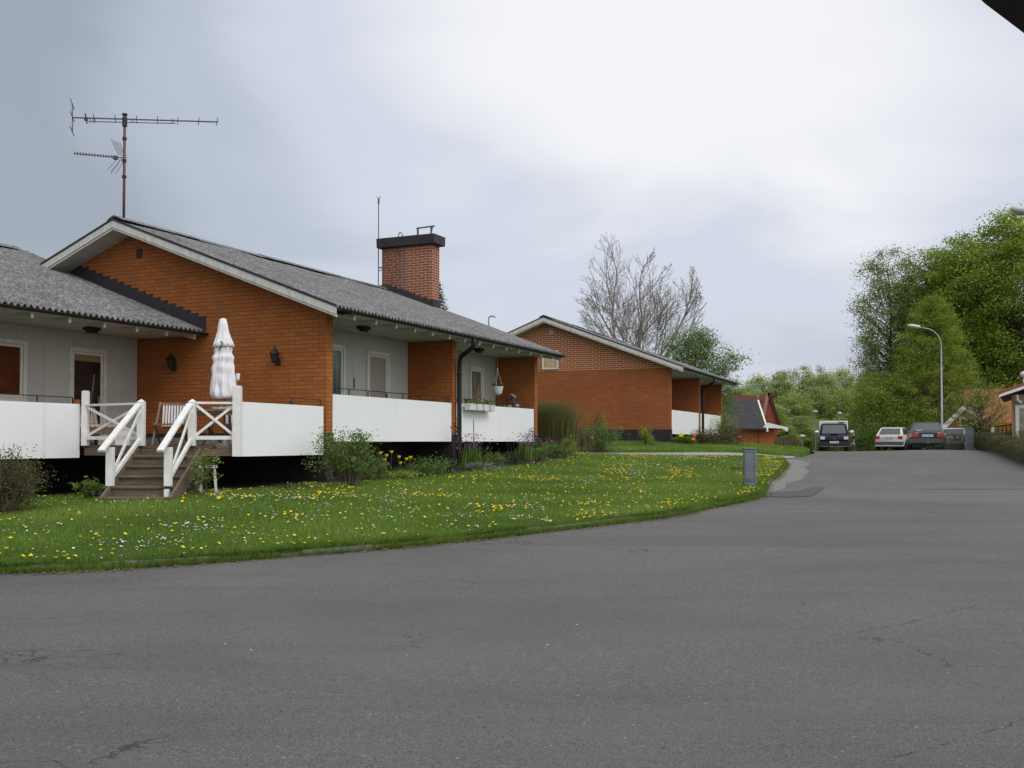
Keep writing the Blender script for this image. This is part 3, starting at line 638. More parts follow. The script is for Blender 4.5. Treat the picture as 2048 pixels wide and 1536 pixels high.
for i in range(n):
    t0 = 3.02 + 1.75 * i / n; t1 = t0 + 1.75 / n; z = roofz(t1) + .17
    mb.prism([(t0, roofz(t0) - .05), (t1, roofz(t1) - .05), (t1, z - .003), (t0, z)], 'x', 9.412, 9.429)
mb.box(9.41, 9.89, 3.035, 3.067, 3.55, 3.98); mb.build('chimney_flashing', MAT['flash'], ch)
mb = MB(); mb.box(9.418, 9.428, 4.0, 4.02, 3.9, 5.5); mb.build('chimney_joint', MAT['concrete'], ch)
mb = MB(); mb.tube([(9.5, 4.86, 4.2), (9.5, 4.86, 7.0)], .016, 6); mb.tube([(9.5, 4.70, 5.0), (9.5, 4.86, 5.0)], .02, 5); mb.tube([(9.5, 4.70, 4.95), (9.5, 4.86, 4.90)], .012, 5); mb.tube([(9.5, 4.70, 4.32), (9.5, 4.86, 4.34)], .02, 5)
mb.tube([(9.5, 4.92, 7.06), (9.5, 4.86, 6.98), (9.5, 4.80, 7.05)], .012, 5); mb.tube([(9.5, 4.86, 6.86), (9.5, 4.86, 7.0)], .03, 6)
mb.build('ladder_mast', MAT['alu'], ch)
mb = MB(); z = roofz(1.58); mb.tube([(10.0, 1.58, z - .1), (10.0, 1.58, z + .27), (10.0, 1.53, z + .31), (10.0, 1.42, z + .31), (10.0, 1.38, z + .27)], .022, 7); mb.build('vent_pipe', MAT['galv'], house_b)

# TV antenna standing on the middle ridge
ax, ay = B(-.31, 4.60)
Ya = ay
ant = thing('tv_antenna', 'tall rusty television antenna mast with two comb aerials standing on the ridge', 'antenna', (ax, ay, ZE + 4.3))
MB().tube([(0, 0, -.2), (0, 0, 2.15)], .028, 8).build('mast', MAT['mast'], ant, smooth=True)
for z in (.90, 1.22, 1.66): MB().tube([(0, 0, z), (0, 0, z + .05)], .045, 8).build('clamp', MAT['black'], ant)
mb = MB()
mb.tube([(0, 0, 1.93), (0, 0, 2.11)], .05, 8); mb.tube([(0, 0, 2.15), (0, 0, 2.18)], .055, 8); mb.build('top_clamp', MAT['black'], ant)
k = Ya / 2000.0
def apx(px, py, d=0.0): return ((px - 242.5) * k, d, (883 - 435 - (py - 435)) * k - 4.3 + .0)
def az_(py): return (883 - py) * k - 4.30
mb = MB(); X = lambda px: (px - 244) * k
mb.bar((X(138), 0, az_(230)), (X(432), 0, az_(239)), .022, .022)
mb.bar((X(172), 0, az_(238)), (X(346), 0, az_(242)), .014, .014)
for px in (174, 180, 184, 257, 262, 339, 343): mb.bar((X(px), 0, az_(232)), (X(px), 0, az_(241)), .01, .01)
mb.build('boom', MAT['alu'], ant)
mb = MB()
for px in (182, 225, 268, 310, 351, 393, 430):
    zc = az_(230 + (px - 138) * 9 / 294)
    mb.tube([(X(px) + .085, -.24, zc), (X(px) - .085, .24, zc)], .007, 5)
mb.tube([(X(166) + .11, -.3, az_(232)), (X(166) - .11, .3, az_(232))], .014, 5); mb.box(X(163), X(169), -.03, .03, az_(236), az_(230))
mb.tube([(X(138), 0, az_(201)), (X(139), 0, az_(258))], .012, 5)
for py in (203, 228, 258): mb.tube([(X(138) + .10, -.32, az_(py)), (X(138) - .10, .32, az_(py))], .008, 5)
mb.build('dipole', MAT['alu'], ant)
mb = MB(); mb.bar((X(143), 0, az_(303)), (X(242), 0, az_(312)), .018, .018)
for i in range(14):
    px = 143 + i * 6.1 * (1 - i * .004); zc = az_(303 + (px - 143) * .09); mb.tube([(X(px) + .04, -.11, zc), (X(px) - .04, .11, zc)], .006, 5); mb.bar((X(px), 0, zc - .012), (X(px) + .01, 0, zc + .03), .008, .008)
mb.box(X(222), X(230), -.04, .04, az_(315), az_(308)); mb.build('small_boom', MAT['alu'], ant)
mb = MB()
for sgn, (xa, ya, xb, yb) in ((1, (226, 279, 240, 308)), (-1, (218, 341, 238, 314))):
    for d in (-.12, 0, .12):
        mb.bar((X(xa) + d * .3, d, az_(ya)), (X(xb) + d * .1, d, az_(yb)), .007, .007)
    for q in np.linspace(0, 1, 7):
        xx = X(xa) * (1 - q) + X(xb) * q; zz = az_(ya) * (1 - q) + az_(yb) * q; mb.bar((xx - .05 * sgn, -.14, zz), (xx + .05 * sgn, .14, zz), .006, .006)
mb.build('reflector', MAT['alu'], ant)

# ------------------------------------------------------------------ terrace in the corner between the left and middle house
def Z(z): return ZE + z
ter = thing('terrace', 'raised wooden terrace with white panels and cross-braced white railing beside the brick gable', 'terrace')
AL = B(-12, 2.97)
pL = (-7.09, 16.6); pA = (-5.86, 15.80); pB = (-5.04, 15.76); pR = (-4.35, 15.85)
inner = [B(-.03, .06), B(-.03, 4.53), B(-12, 4.53)]
floor_poly = [(AL[0], AL[1]), B(-2.83, 2.97), (pL[0] + .05, pL[1] + .03), pA, pB, pR] + inner
MB().prism(floor_poly, 'z', Z(-.105), Z(-.07)).build('deck_floor', board_mat('deck_boards', (0.17, 0.12, 0.075), (0.09, 0.064, 0.04), 1, 0.12, 0.008, 0.8), ter)
mb = MB()
for a, b in ((pL, pA), (pA, pB), (pB, pR)):
    mb.bar((a[0], a[1] + .03, Z(-.168)), (b[0], b[1] + .03, Z(-.168)), .045, .122)
mb.build('deck_fascia', MAT['deckwood'], ter)
def panel_between(a, b, z0, z1, th, mat, name, par):
    """upright panel whose own x axis runs along its face"""
    d = Vector((b[0] - a[0], b[1] - a[1], 0)); an = math.atan2(d.y, d.x)
    o = MB().box(0, d.length, 0, th, z0, z1).build(name, mat, par); o.location = (a[0], a[1], ZE); o.rotation_euler = (0, 0, an); return o
for (a, b) in ((-12.0, -8.45), (-8.444, -6.02), (-6.014, -3.59), (-3.584, -2.87)):
    o = panel_between(B(a, 2.9), B(b, 2.9), -.268, .622, .045, MAT['white_panel'], 'terrace_panel', ter)
panel_between((pR[0] + .06, pR[1] + .03), B(-.05, .03), -.238, .632, .045, MAT['white_panel'], 'terrace_panel', ter)
def terrace_rail(s0, s1, t, z):
    mb = MB(); a = B(s0, t); b = B(s1, t); mb.tube([(*a, Z(z)), (*b, Z(z))], .009, 6)
    n = max(1, int(abs(s1 - s0) / .66))
    for i in range(n + 1):
        p = B(s0 + (s1 - s0) * (i / n), t); mb.box(p[0] - .008, p[0] + .008, p[1] - .008, p[1] + .008, Z(z - .16), Z(z))
    mb.build('terrace_rail', MAT['black'], ter)
terrace_rail(-12, -2.95, 2.98, .73); terrace_rail(-.9, -.05, .1, .75)
def post(x, y, z0, z1, w, par, cap=True, name='post'):
    mb = MB(); mb.box(x - w / 2, x + w / 2, y - w / 2, y + w / 2, z0, z1)
    if cap:
        c = w / 2 + .006; mb.add([(x - c, y - c, z1 + .001), (x + c, y - c, z1 + .001), (x + c, y + c, z1 + .001), (x - c, y + c, z1 + .001), (x, y, z1 + .055)], [(3, 2, 1, 0), (0, 1, 4), (1, 2, 4), (2, 3, 4), (3, 0, 4)])
    else: mb.box(x - w / 2 + .01, x + w / 2 - .01, y - w / 2 + .01, y + w / 2 - .01, z1, z1 + .012)
    return mb.build(name, MAT['white'], par, bevel=.004)
post(*pA, Z(-.069), Z(.62), .108, ter); post(*pB, Z(-.069), Z(.62), .108, ter)
post(pR[0], pR[1] - .02, Z(-.238), Z(.87), .125, ter, cap=False)
post(pL[0] + .02, pL[1] - .03, Z(-.069), Z(.83), .10, ter, cap=False)
def brace_bay(a, b, zt, zb):
    a = Vector((a[0], a[1], 0)); b = Vector((b[0], b[1], 0)); d = (b - a).normalized(); a = a + d * .055; b = b - d * .055
    f = lambda p, z: (p.x, p.y, Z(z)); n = Vector((d.y, -d.x, 0)) * .012
    MB().bar(f(a, zt), f(b, zt), .07, .035).build('top_rail', MAT['white'], ter)
    MB().bar(f(a, zb), f(b, zb), .045, .06).build('bottom_rail', MAT['white'], ter)
    MB().bar(f(a + n, zt - .03), f(b + n, zb + .04), .022, .04).build('cross_brace', MAT['white'], ter)
    MB().bar(f(a - n, zb + .04), f(b - n, zt - .03), .022, .04).build('cross_brace', MAT['white'], ter)
brace_bay((pL[0] + .02, pL[1] - .03), pA, .60, .06); brace_bay(pB, pR, .61, .06)
for px, Y, w in ((389, 15.55, .17), (300, 16.4, .12), (60, 16.3, .12)):
    x, y = P(px, Y); mb = MB(); mb.box(x - w / 2, x + w / 2, y - w / 2, y + w / 2, g1(x, y) - .1, Z(-.23 if Y < 16 else -.11)); mb.build('support_post', MAT['deckwood'], ter, bevel=.01)
# cable cover strip along the wall foot
MB().box(0, 0.02, 0, 4.2, 0, .14).build('wall_strip', MAT['concrete'], ter)
ws = ter.children[-1]; ws.location = (B(-.035, .2)[0], B(-.035, .2)[1], Z(-.065)); ws.rotation_euler = (0, 0, ANG)

# stairs
st = thing('stairs', 'weathered brown wooden stairs with white handrails leading up to the terrace', 'stairs', (0, 0, 0))
n = 5; rise = .146; run = .28
xl = lambda y: -5.98 - (15.75 - y) * .055; xr = lambda y: -5.0 + .0 * y
tread_y = []
for i in range(1, n + 1):
    z = -.07 - rise * i; y = 15.75 - run * i; w0 = -5.95 - .008 * i; w1 = -4.93
    MB().box(w0, w1, y, y + run + .02, Z(z - .035), Z(z)).build('tread', MAT['deckwood'], st, bevel=.005)
    MB().box(w0 + .03, w1 - .03, y + .035, y + .06, Z(z - rise + .001 if i < 5 else z - .12), Z(z - .036)).build('riser', MAT['deckwood'], st)
MB().box(-5.93, -4.98, 15.75, 15.775, Z(-.07 - rise + .001), Z(-.235)).build('riser', MAT['deckwood'], st)
for x, nm in ((-4.915, 'stringer'), (-5.90, 'stringer')):
    MB().prism([(14.32, Z(-.98)), (14.55, Z(-.98)), (15.75, Z(-.33)), (15.75, Z(-.11)), (15.70, Z(-.11)), (14.32, Z(-.80))], 'x', x, x + .04).build(nm, MAT['deckwood'], st)
BL = (-5.885, 14.66); BR = (-5.02, 14.62)
def lower_post(x, y, zt, zb, w=.10):
    mb = MB(); mb.box(x - w / 2, x + w / 2, y - w / 2, y + w / 2, Z(zb), Z(zt)); return mb.build('newel_post', MAT['white'], st, bevel=.004)
lower_post(*BL, -.085, -.651); lower_post(*BR, -.085, -.651)
MB().box(BR[0] - .02, BR[0] + .045, 14.50, 14.56, Z(-.93), Z(-.69)).build('newel_foot', MAT['white'], st)
for (tp, bp) in ((pA, BL), (pB, BR)):
    a = Vector((tp[0] - .02, tp[1] - .06, Z(.585))); b = Vector((bp[0] - .03, bp[1] - .26, Z(-.135))); 
    MB().bar(a, b, .095, .035).build('handrail', MAT['white'], st)
    a = Vector((tp[0], tp[1] - .055, Z(.03))); b = Vector((bp[0] + .01, bp[1] + .05, Z(-.52)))
    MB().bar(a, b, .05, .055).build('lower_rail', MAT['white'], st)
    a = Vector((tp[0] + .01, tp[1] - .055, Z(.50))); b = Vector((bp[0] + .015, bp[1] + .055, Z(-.46)))
    MB().bar(a, b, .022, .05).build('brace', MAT['white'], st)

# things on and about the terrace
# closed parasol
px_, py_ = P(450, 17.0)
par = thing('parasol', 'closed white parasol with crumpled cloth standing on the terrace', 'parasol', (px_, py_, Z(-.069)))
MB().tube([(0, 0, .02), (0, 0, 2.14)], .019, 10).build('pole', MAT['teak'], par, smooth=True)
def fold(a, z): return .24 * abs(math.sin(a * 4 + .9 * z + .25 * math.sin(z * 7))) - .11 + .07 * math.sin(a * 11 - z * 2.5) + .025 * math.sin(z * 23 + a * 3)
MB().lathe([(.02, 2.165), (.055, 2.15), (.075, 2.06), (.085, 1.95), (.11, 1.85), (.145, 1.75), (.168, 1.68), (.12, 1.675)][::-1], n=80, fold=lambda a, z: (.24 * abs(math.sin(a * 4)) - .12 + .04 * math.sin(a * 13 + z * 9)) * min(1, (2.16 - z) * 4)).build('vent_flap', MAT['cloth'], par, smooth=True)
zs_ = np.linspace(.80, 1.74, 44); rr_ = np.interp(zs_, [.80, .83, .90, 1.0, 1.12, 1.22, 1.32, 1.42, 1.50, 1.57, 1.64, 1.74], [.15, .195, .205, .19, .18, .165, .17, .145, .16, .125, .135, .09])
MB().lathe([(float(a), float(b)) for a, b in zip(rr_, zs_)], n=110, fold=fold).build('canopy', MAT['cloth'], par, smooth=True)
MB().tube([(-.02, -.14, 1.62), (.0, -.17, 1.66), (.03, -.15, 1.72), (0, -.14, 1.76)], .012, 6).build('tie', MAT['black'], par)
mb = MB().lathe([(.20, 0), (.20, .03), (.05, .05), (.035, .16)], n=18); mb.build('foot', MAT['galv'], par)
par.rotation_euler = (R(1.0), R(-1.0), 0)
# table
def table(X, Y, label):
    t = thing('garden_table', label, 'table', (X, Y, Z(-.069)), R(12))
    mb = MB()
    for i in range(7): mb.box(-.42, .42, -.33 + i * .095, -.33 + i * .095 + .085, .575, .60)
    tp = mb.build('tabletop', MAT['teak'], t); MB().box(-.38, .38, -.29, .29, .53, .572).build('apron', MAT['teak'], t)
    for s in (-1, 1):
        MB().bar((s * .33, -.28, .0), (s * .33, .28, .53), .04, .05).build('leg', MAT['teak'], t)
        MB().bar((s * .29, .28, .0), (s * .29, -.28, .53), .04, .05).build('leg', MAT['teak'], t)
    return t
x, y = P(425, 16.9); table(x, y, 'grey-brown slatted garden table with crossed legs behind the right railing')
mb = MB()
x, y = P(437, 16.75)
bowl = thing('candle_tray', 'small white scalloped tray on the garden table', 'tray', (x, y, Z(-.069) + .60))
MB().lathe([(.04, .0), (.10, .012), (.12, .045), (.105, .045), (.09, .02)], n=24, fold=lambda a, z: .12 * math.sin(a * 8) * (z > .03)).build('tray', MAT['plastic'], bowl)
def chair(X, Y, rz, label, group=None, mat='teak', slat='plastic', fold_=True):
    t = thing('garden_chair', label, 'chair', (X, Y, Z(-.069)), rz, group)
    mb = MB()
    for i in range(9): mb.box(-.21 + i * .0485, -.21 + i * .0485 + .030, -.014, .006, .34, .72)
    bk = mb.build('backrest', MAT[slat], t); bk.location = (0, .20, 0); bk.rotation_euler = (R(-10), 0, 0)
    mb = MB(); mb.box(-.235, .235, -.02, .01, .722, .76); mb.box(-.235, .235, -.02, .01, .30, .338)
    b2 = mb.build('back_rail', MAT[mat], t); b2.location = (0, .20, 0); b2.rotation_euler = (R(-10), 0, 0)
    mb = MB()
    for i in range(6): mb.box(-.21, .21, -.20 + i * .068, -.20 + i * .068 + .055, .36, .38)
    mb.build('seat', MAT[mat], t)
    for s in (-1, 1):
        MB().bar((s * .235, .28, 0), (s * .235, -.20, .37), .028, .04).build('leg', MAT[mat], t)
        MB().bar((s * .25, -.26, 0), (s * .25, .30, .76), .028, .04).build('leg', MAT[mat], t)
    return t
x, y = P(342, 17.4); chair(x, y, R(6), 'folding garden chair with a pale slatted back facing the stairs', 'garden chairs on the terrace')
x, y = P(447, 17.7); chair(x, y, R(-25), 'brown garden chair with pale slats tucked behind the table and parasol', 'garden chairs on the terrace')
x, y = P(620, 18.1); c = chair(x, y + .15, R(60), 'dark wooden chair whose top shows over the right terrace panel', 'garden chairs on the terrace', slat='darkwood', mat='darkwood'); c.scale = (1, 1, 1.06)
# bench with striped cushions
bx, by = B(-2.1, 4.05)
bench = thing('garden_bench', 'wooden bench with cream striped cushions against the pale boarded wall', 'bench', (bx, by, Z(-.069)), ANG)
m, nt, b_ = principled('striped_cushion')
tc = nt.nodes.new('ShaderNodeTexCoord'); sp = nt.nodes.new('ShaderNodeSeparateXYZ'); nt.links.new(tc.outputs['Object'], sp.inputs[0])
q = mathn(nt, 'FRACT', mathn(nt, 'MULTIPLY', mathn(nt, 'ADD', sp.outputs[0], 10.0), 7.5))
nt.links.new(ramp_n(nt, q, [(0.0, (0.50, 0.44, 0.34)), (0.55, (0.54, 0.47, 0.36)), (0.60, (0.24, 0.16, 0.11)), (0.75, (0.52, 0.45, 0.35)), (0.85, (0.40, 0.33, 0.25))], 'CONSTANT'), b_.inputs['Base Color']); b_.inputs['Roughness'].default_value = .9
MAT['stripe'] = m
for x0 in (-.88, -.29, .30):
    MB().box(x0, x0 + .57, -.28, .20, .30, .38).build('seat_cushion', MAT['stripe'], bench, bevel=.03)
    o = MB().box(x0, x0 + .57, -.04, .05, .0, .34).build('back_cushion', MAT['stripe'], bench, bevel=.03); o.location = (0, .20, .37); o.rotation_euler = (R(-14), 0, 0)
mb = MB(); mb.box(-.92, .92, -.30, .26, .255, .297); mb.box(-.92, .92, .28, .31, .30, .66); mb.box(-.93, .93, -.32, -.295, .20, .297); mb.build('frame', MAT['teak'], bench)
for sx in (-.90, .0, .90):
    for sy in (-.28, .27): MB().box(sx - .025, sx + .025, sy - .025, sy + .025, 0, .254).build('leg', MAT['teak'], bench)
x, y = P(247, 17.35)
wb = thing('storage_box', 'white plastic box standing beneath the striped bench front', 'box', (x, y, Z(-.069)), R(8))
MB().prism([(-.115, 0), (.115, 0), (.13, .27), (-.13, .27)], 'y', -.11, .11).build('tub', MAT['plastic'], wb, bevel=.008)
MB().box(-.138, .138, -.118, .118, .272, .292).build('rim', MAT['plastic'], wb, bevel=.004)
x, y = P(176, 16.9)
bm_ = thing('broom', 'black handled broom leaning against the left terrace post', 'broom', (x, y, Z(-.069)))
MB().tube([(-.02, 0, .05), (.115, -.05, 1.20)], .014, 8).build('handle', MAT['black'], bm_, smooth=True)
MB().box(-.15, .10, -.03, .03, .0, .06).build('head', MAT['darkwood'], bm_, bevel=.006)
mb = MB()
# small glass storm lantern on a stake by the tall post
x, y = P(475, 15.95)
gl = thing('stake_lantern', 'small glass garden lantern on a thin stake above the tall white post', 'lantern', (x, y, Z(.5)))
MB().tube([(0, 0, .0), (0, 0, .47)], .006, 6).build('stake', MAT['alu'], gl); MB().lathe([(.012, .47), (.03, .50), (.036, .58), (.03, .585), (.02, .5)], n=12).build('glass_cup', MAT['plastic'], gl); MB().tube([(-.03, 0, .585), (-.035, 0, .64), (0, 0, .60)], .004, 5).build('hook', MAT['alu'], gl)
# flower pots behind the left panel, seen through the door glass side
x, y = P(152, 17.9)
pot = thing('flower_pot', 'terracotta pot with a small orange bloom beside the terrace door', 'pot', (x, y, Z(.62)))
MB().lathe([(.045, 0), (.065, .12), (.07, .13), (.055, .13), (.05, .10)], n=14).build('pot', M('terracotta', (.40, .15, .07)), pot)
# wall lanterns on the gable
def wall_lantern(t, z, label):
    p = B(0, t); w = thing('wall_lantern', label, 'lantern', (p[0], p[1], Z(z)), ANG, 'black lanterns on the middle gable')
    mb = MB(); mb.box(-.03, -.002, -.035, .035, -.16, -.02); mb.build('backplate', MAT['black'], w, bevel=.008)
    MB().tube([(-.02, 0, -.10), (-.09, 0, -.15), (-.14, 0, -.12)], .014, 7).build('arm', MAT['black'], w)
    MB().lathe([(.030, -.115), (.055, -.09), (.082, .04), (.078, .045), (.05, -.08)], (-.14, 0, 0), 6).build('cage', MAT['black'], w)
    MB().lathe([(.045, -.08), (.070, .036)], (-.14, 0, 0), 6).build('glass', M('lantern_glass', (.30, .32, .34), rough=.15), w)
    MB().lathe([(.098, .045), (.085, .07), (.045, .12), (.02, .135), (.014, .19), (.004, .20)], (-.14, 0, 0), 8).build('hood', MAT['black'], w)
wall_lantern(3.52, 1.53, 'black carriage lantern on the brick gable, the one under the left roof')
wall_lantern(1.05, 1.56, 'black carriage lantern on the brick gable, the one right of the parasol')
# hanging flower basket in the far bay of the middle house
def bpt(s, t, z): p = B(s, t); return Vector((p[0], p[1], Z(z)))
hb = bpt(7.75, .25, 0)
hang = thing('hanging_basket', 'white hanging pot with purple and green flowers on cords in the second balcony', 'hanging pot', (hb.x, hb.y, Z(1.17)))
MB().lathe([(.06, .0), (.115, .05), (.135, .15), (.15, .20), (.155, .215), (.13, .215), (.12, .18)], n=20).build('pot', MAT['plastic'], hang, smooth=True)
mb = MB()
for a in (0.3, 2.4, 4.5): mb.tube([(.14 * math.cos(a), .14 * math.sin(a), .20), (0, 0, .62)], .006, 5)
mb.tube([(0, 0, .60), (0, 0, .68)], .018, 6); mb.tube([(0, 0, .68), (0, 0, 1.10)], .003, 4); mb.build('cord', MAT['plastic'], hang)
# window box hung on the second panel
wbx = bpt(5.35, -.12, 0)
box = thing('window_box', 'long white planter box with orange flowers hung over the second balcony panel', 'planter', (wbx.x, wbx.y, Z(.72)), ANG)
MB().prism([(-.065, 0), (.065, 0), (.085, .15), (-.085, .15)], 'x', .0, 1.32).build('trough', MAT['plastic'], box, bevel=.006)
mb = MB()
for q in (.3, .65, 1.0): mb.tube([(q, -.092, .15), (q + .02, -.10, .05), (q + .06, -.07, -.01)], .008, 5)
mb.build('bracket', MAT['galv'], box)
# birdhouse on the far partition, bits and bobs on the second balcony rail
bh = bpt(9.555, .62, 0)
bird = thing('birdhouse', 'small pale wooden birdhouse on the far brick partition', 'birdhouse', (bh.x, bh.y, Z(1.04)), ANG)
MB().box(-.12, -.004, -.06, .06, 0, .15).build('box', MAT['teak'], bird)
MB().prism([(-.09, .145), (0, .215), (.09, .145), (.09, .16), (0, .235), (-.09, .16)], 'x', -.15, -.004).build('roof', MAT['frame'], bird)
MB().tube([(-.128, 0, .09), (-.121, 0, .09)], .022, 10).build('entrance_hole', MAT['black'], bird)
x = bpt(8.9, .45, 0)
jug = thing('watering_can', 'pale grey watering can standing behind the second balcony panel', 'watering can', (x.x, x.y, Z(.75)), ANG + 1.4)
MB().lathe([(.07, 0), (.08, .02), (.075, .17), (.05, .20), (.055, .215), (.045, .2)], n=14).build('body', MAT['galv'], jug); MB().tube([(.07, 0, .05), (.16, 0, .20), (.17, 0, .22)], .012, 6).build('spout', MAT['galv'], jug); MB().tube([(-.05, 0, .18), (-.11, 0, .15), (-.09, 0, .05), (-.07, 0, .04)], .008, 5).build('handle', MAT['galv'], jug)
x = bpt(9.25, .4, 0)
gp = thing('glass_globe', 'grey glass globe pot at the right end of the second balcony', 'pot', (x.x, x.y, Z(.80)))
MB().lathe([(.04, 0), (.03, .04), (.07, .08), (.085, .14), (.07, .19), (.06, .19), (.07, .14)], n=14).build('globe', MAT['galv'], gp)
x = bpt(7.25, .55, 0)
cb_ = chair(x.x, x.y, ANG + R(100), 'white balcony chair with pinkish slats behind the long planter box', 'garden chairs on the terrace', mat='teak'); cb_.location.z = Z(.30)
cb_['group'] = 'balcony chairs'
x = bpt(8.1, .6, 0)
stl = thing('balcony_table', 'small round white table on the second balcony', 'table', (x.x, x.y, Z(.03)))
MB().lathe([(.3, .84), (.3, .86)], n=20).build('tabletop', MAT['plastic'], stl); MB().tube([(0, 0, 0), (0, 0, .84)], .025, 8).build('stem', MAT['alu'], stl); MB().lathe([(.2, 0), (.2, .02), (.03, .05)], n=14).build('foot', MAT['alu'], stl)
# white trestle under the terrace, by the young tree
x, y = P(417, 15.3); z0 = g1(x, y)
tr = thing('trestle', 'small white wooden trestle standing under the terrace edge', 'trestle', (x, y, z0 - .03), R(10))
MB().box(-.13, .13, -.03, .03, .47, .51).build('crossbar', MAT['white'], tr)
for s in (-1, 1): MB().bar((s * .12, .08, 0), (s * .09, 0, .47), .035, .04).build('leg', MAT['white'], tr)
x, y = P(187, 14.55)
sh = thing('garden_clogs', 'pair of dark clogs left on the lowest stair tread', 'shoes', (x + .06, y, Z(-.80)))
for d in (-.055, .055): MB().lathe([(.035, 0), (.045, .02), (.04, .06), (.02, .075)], (d, 0, 0), 12).build('clog', MAT['black'], sh)

# ------------------------------------------------------------------ planting
GREEN_SPRING = [(0.045, 0.085, 0.012), (0.080, 0.140, 0.018), (0.125, 0.200, 0.026), (0.17, 0.25, 0.04)]
MAT['leaf_beech'] = leaf_mat('fresh_beech_leaf', [(0.120, 0.190, 0.026), (0.205, 0.299, 0.038), (0.314, 0.418, 0.062), (0.479, 0.540, 0.110)])
MAT['leaf_olive'] = leaf_mat('olive_leaf', [(0.119, 0.166, 0.035), (0.184, 0.248, 0.051), (0.259, 0.320, 0.070), (0.324, 0.394, 0.098)])
MAT['leaf_birch'] = leaf_mat('birch_leaf', [(0.147, 0.211, 0.028), (0.220, 0.295, 0.039), (0.293, 0.371, 0.058), (0.375, 0.440, 0.087)])
MAT['leaf_bush'] = leaf_mat('bush_leaf', [(0.066, 0.124, 0.026), (0.112, 0.192, 0.037), (0.163, 0.256, 0.055), (0.244, 0.329, 0.085)])
MAT['leaf_dark'] = leaf_mat('dark_leaf', [(0.020, 0.045, 0.017), (0.036, 0.073, 0.025), (0.059, 0.105, 0.034)])
MAT['leaf_wood'] = leaf_mat('woodland_leaf', [(0.186, 0.252, 0.076), (0.273, 0.353, 0.100), (0.373, 0.454, 0.139), (0.497, 0.554, 0.190)])  # lightened: haze over the far wood is put into the leaf colour
MAT['leaf_brown'] = leaf_mat('brown_green_twig', [(0.081, 0.061, 0.030), (0.115, 0.095, 0.043), (0.101, 0.128, 0.047), (0.176, 0.135, 0.068)])
MAT['leaf_red'] = leaf_mat('reddish_leaf', [(0.10, 0.045, 0.030), (0.14, 0.07, 0.04), (0.09, 0.09, 0.04)])
MAT['leaf_pale'] = leaf_mat('silver_leaf', [(0.12, 0.15, 0.11), (0.20, 0.23, 0.18), (0.42, 0.44, 0.42)])
MAT['leaf_fresh'] = leaf_mat('apple_leaf', [(0.10, 0.16, 0.035), (0.16, 0.24, 0.05), (0.24, 0.34, 0.08)])
MAT['grass'] = leaf_mat('grass_blade', [(0.091, 0.156, 0.022), (0.140, 0.231, 0.034), (0.190, 0.297, 0.047), (0.264, 0.357, 0.078)], 0.6, 0.42)
MAT['yellow'] = M('dandelion_yellow', (0.80, 0.62, 0.02), (0.68, 0.48, 0.01), 90, 0.8)
MAT['daisy'] = M('daisy_white', (0.80, 0.80, 0.78), (0.72, 0.72, 0.70), 90, 0.8)
MAT['purple'] = leaf_mat('purple_bloom', [(0.22, 0.08, 0.26), (0.36, 0.16, 0.40), (0.50, 0.28, 0.52)])
MAT['red'] = M('tulip_red', (0.60, 0.06, 0.02), (0.50, 0.04, 0.01), 20, 0.6)
MAT['orange'] = M('tulip_orange', (0.80, 0.25, 0.02), (0.75, 0.18, 0.01), 20, 0.6)

def rand_dirs(n, r=rng):
    v = r.normal(size=(n, 3)); return v / np.linalg.norm(v, axis=1, keepdims=True)
def leaf_quads(C, L, W, r=rng, up=0.35, droop=None):
    """one folded four-cornered leaf per centre"""
    n = len(C); d = rand_dirs(n, r); d[:, 2] *= 0.6; d /= np.linalg.norm(d, axis=1, keepdims=True)
    if droop is not None: d = d + np.array(droop); d /= np.linalg.norm(d, axis=1, keepdims=True)
    nn = rand_dirs(n, r); nn[:, 2] = np.abs(nn[:, 2]) + up; s = np.cross(d, nn); s /= np.linalg.norm(s, axis=1, keepdims=True) + 1e-9
    L = (np.asarray(L) * r.uniform(.65, 1.3, n))[:, None]; W = (np.asarray(W) * r.uniform(.65, 1.3, n))[:, None]
    V = np.stack([C - d * L / 2, C + s * W / 2, C + d * L / 2, C - s * W / 2], 1).reshape(-1, 3)
    return V, np.arange(4 * n).reshape(-1, 4)
def leaves(name, C, L, W, mat, parent, rnd=None, r=rng, **k):
    V, F = leaf_quads(C, L, W, r, **k)
    if rnd is None: rnd = r.uniform(0, 1, len(C))
    return link(name, mesh_np(V, F, rnd), mat, parent)
def tubes_np(segs, sides=4):
    """segs: (n, 8) p0 p1 r0 r1 -> tapered tubes"""
    S = np.asarray(segs, float); n = len(S); p0, p1, r0, r1 = S[:, :3], S[:, 3:6], S[:, 6], S[:, 7]
    d = p1 - p0; d /= np.linalg.norm(d, axis=1, keepdims=True) + 1e-9
    ref = np.where(np.abs(d[:, 2:3]) < .9, np.array([[0, 0, 1.]]), np.array([[1., 0, 0]])); a = np.cross(d, ref); a /= np.linalg.norm(a, axis=1, keepdims=True); b = np.cross(d, a)
    ang = np.arange(sides) * 2 * np.pi / sides; c = np.cos(ang)[None, :, None]; s = np.sin(ang)[None, :, None]
    ring = a[:, None] * c + b[:, None] * s
    V = np.concatenate([p0[:, None] + ring * r0[:, None, None], p1[:, None] + ring * r1[:, None, None]], 1).reshape(-1, 3)
    j = np.arange(sides); q = np.stack([j, (j + 1) % sides, (j + 1) % sides + sides, j + sides], -1)
    F = (np.arange(n) * 2 * sides)[:, None, None] + q[None]
    return V, F.reshape(-1, 4)
def tubes(name, segs, mat, parent, sides=5):
    V, F = tubes_np(segs, sides); return link(name, mesh_np(V, F, smooth=True), mat, parent)

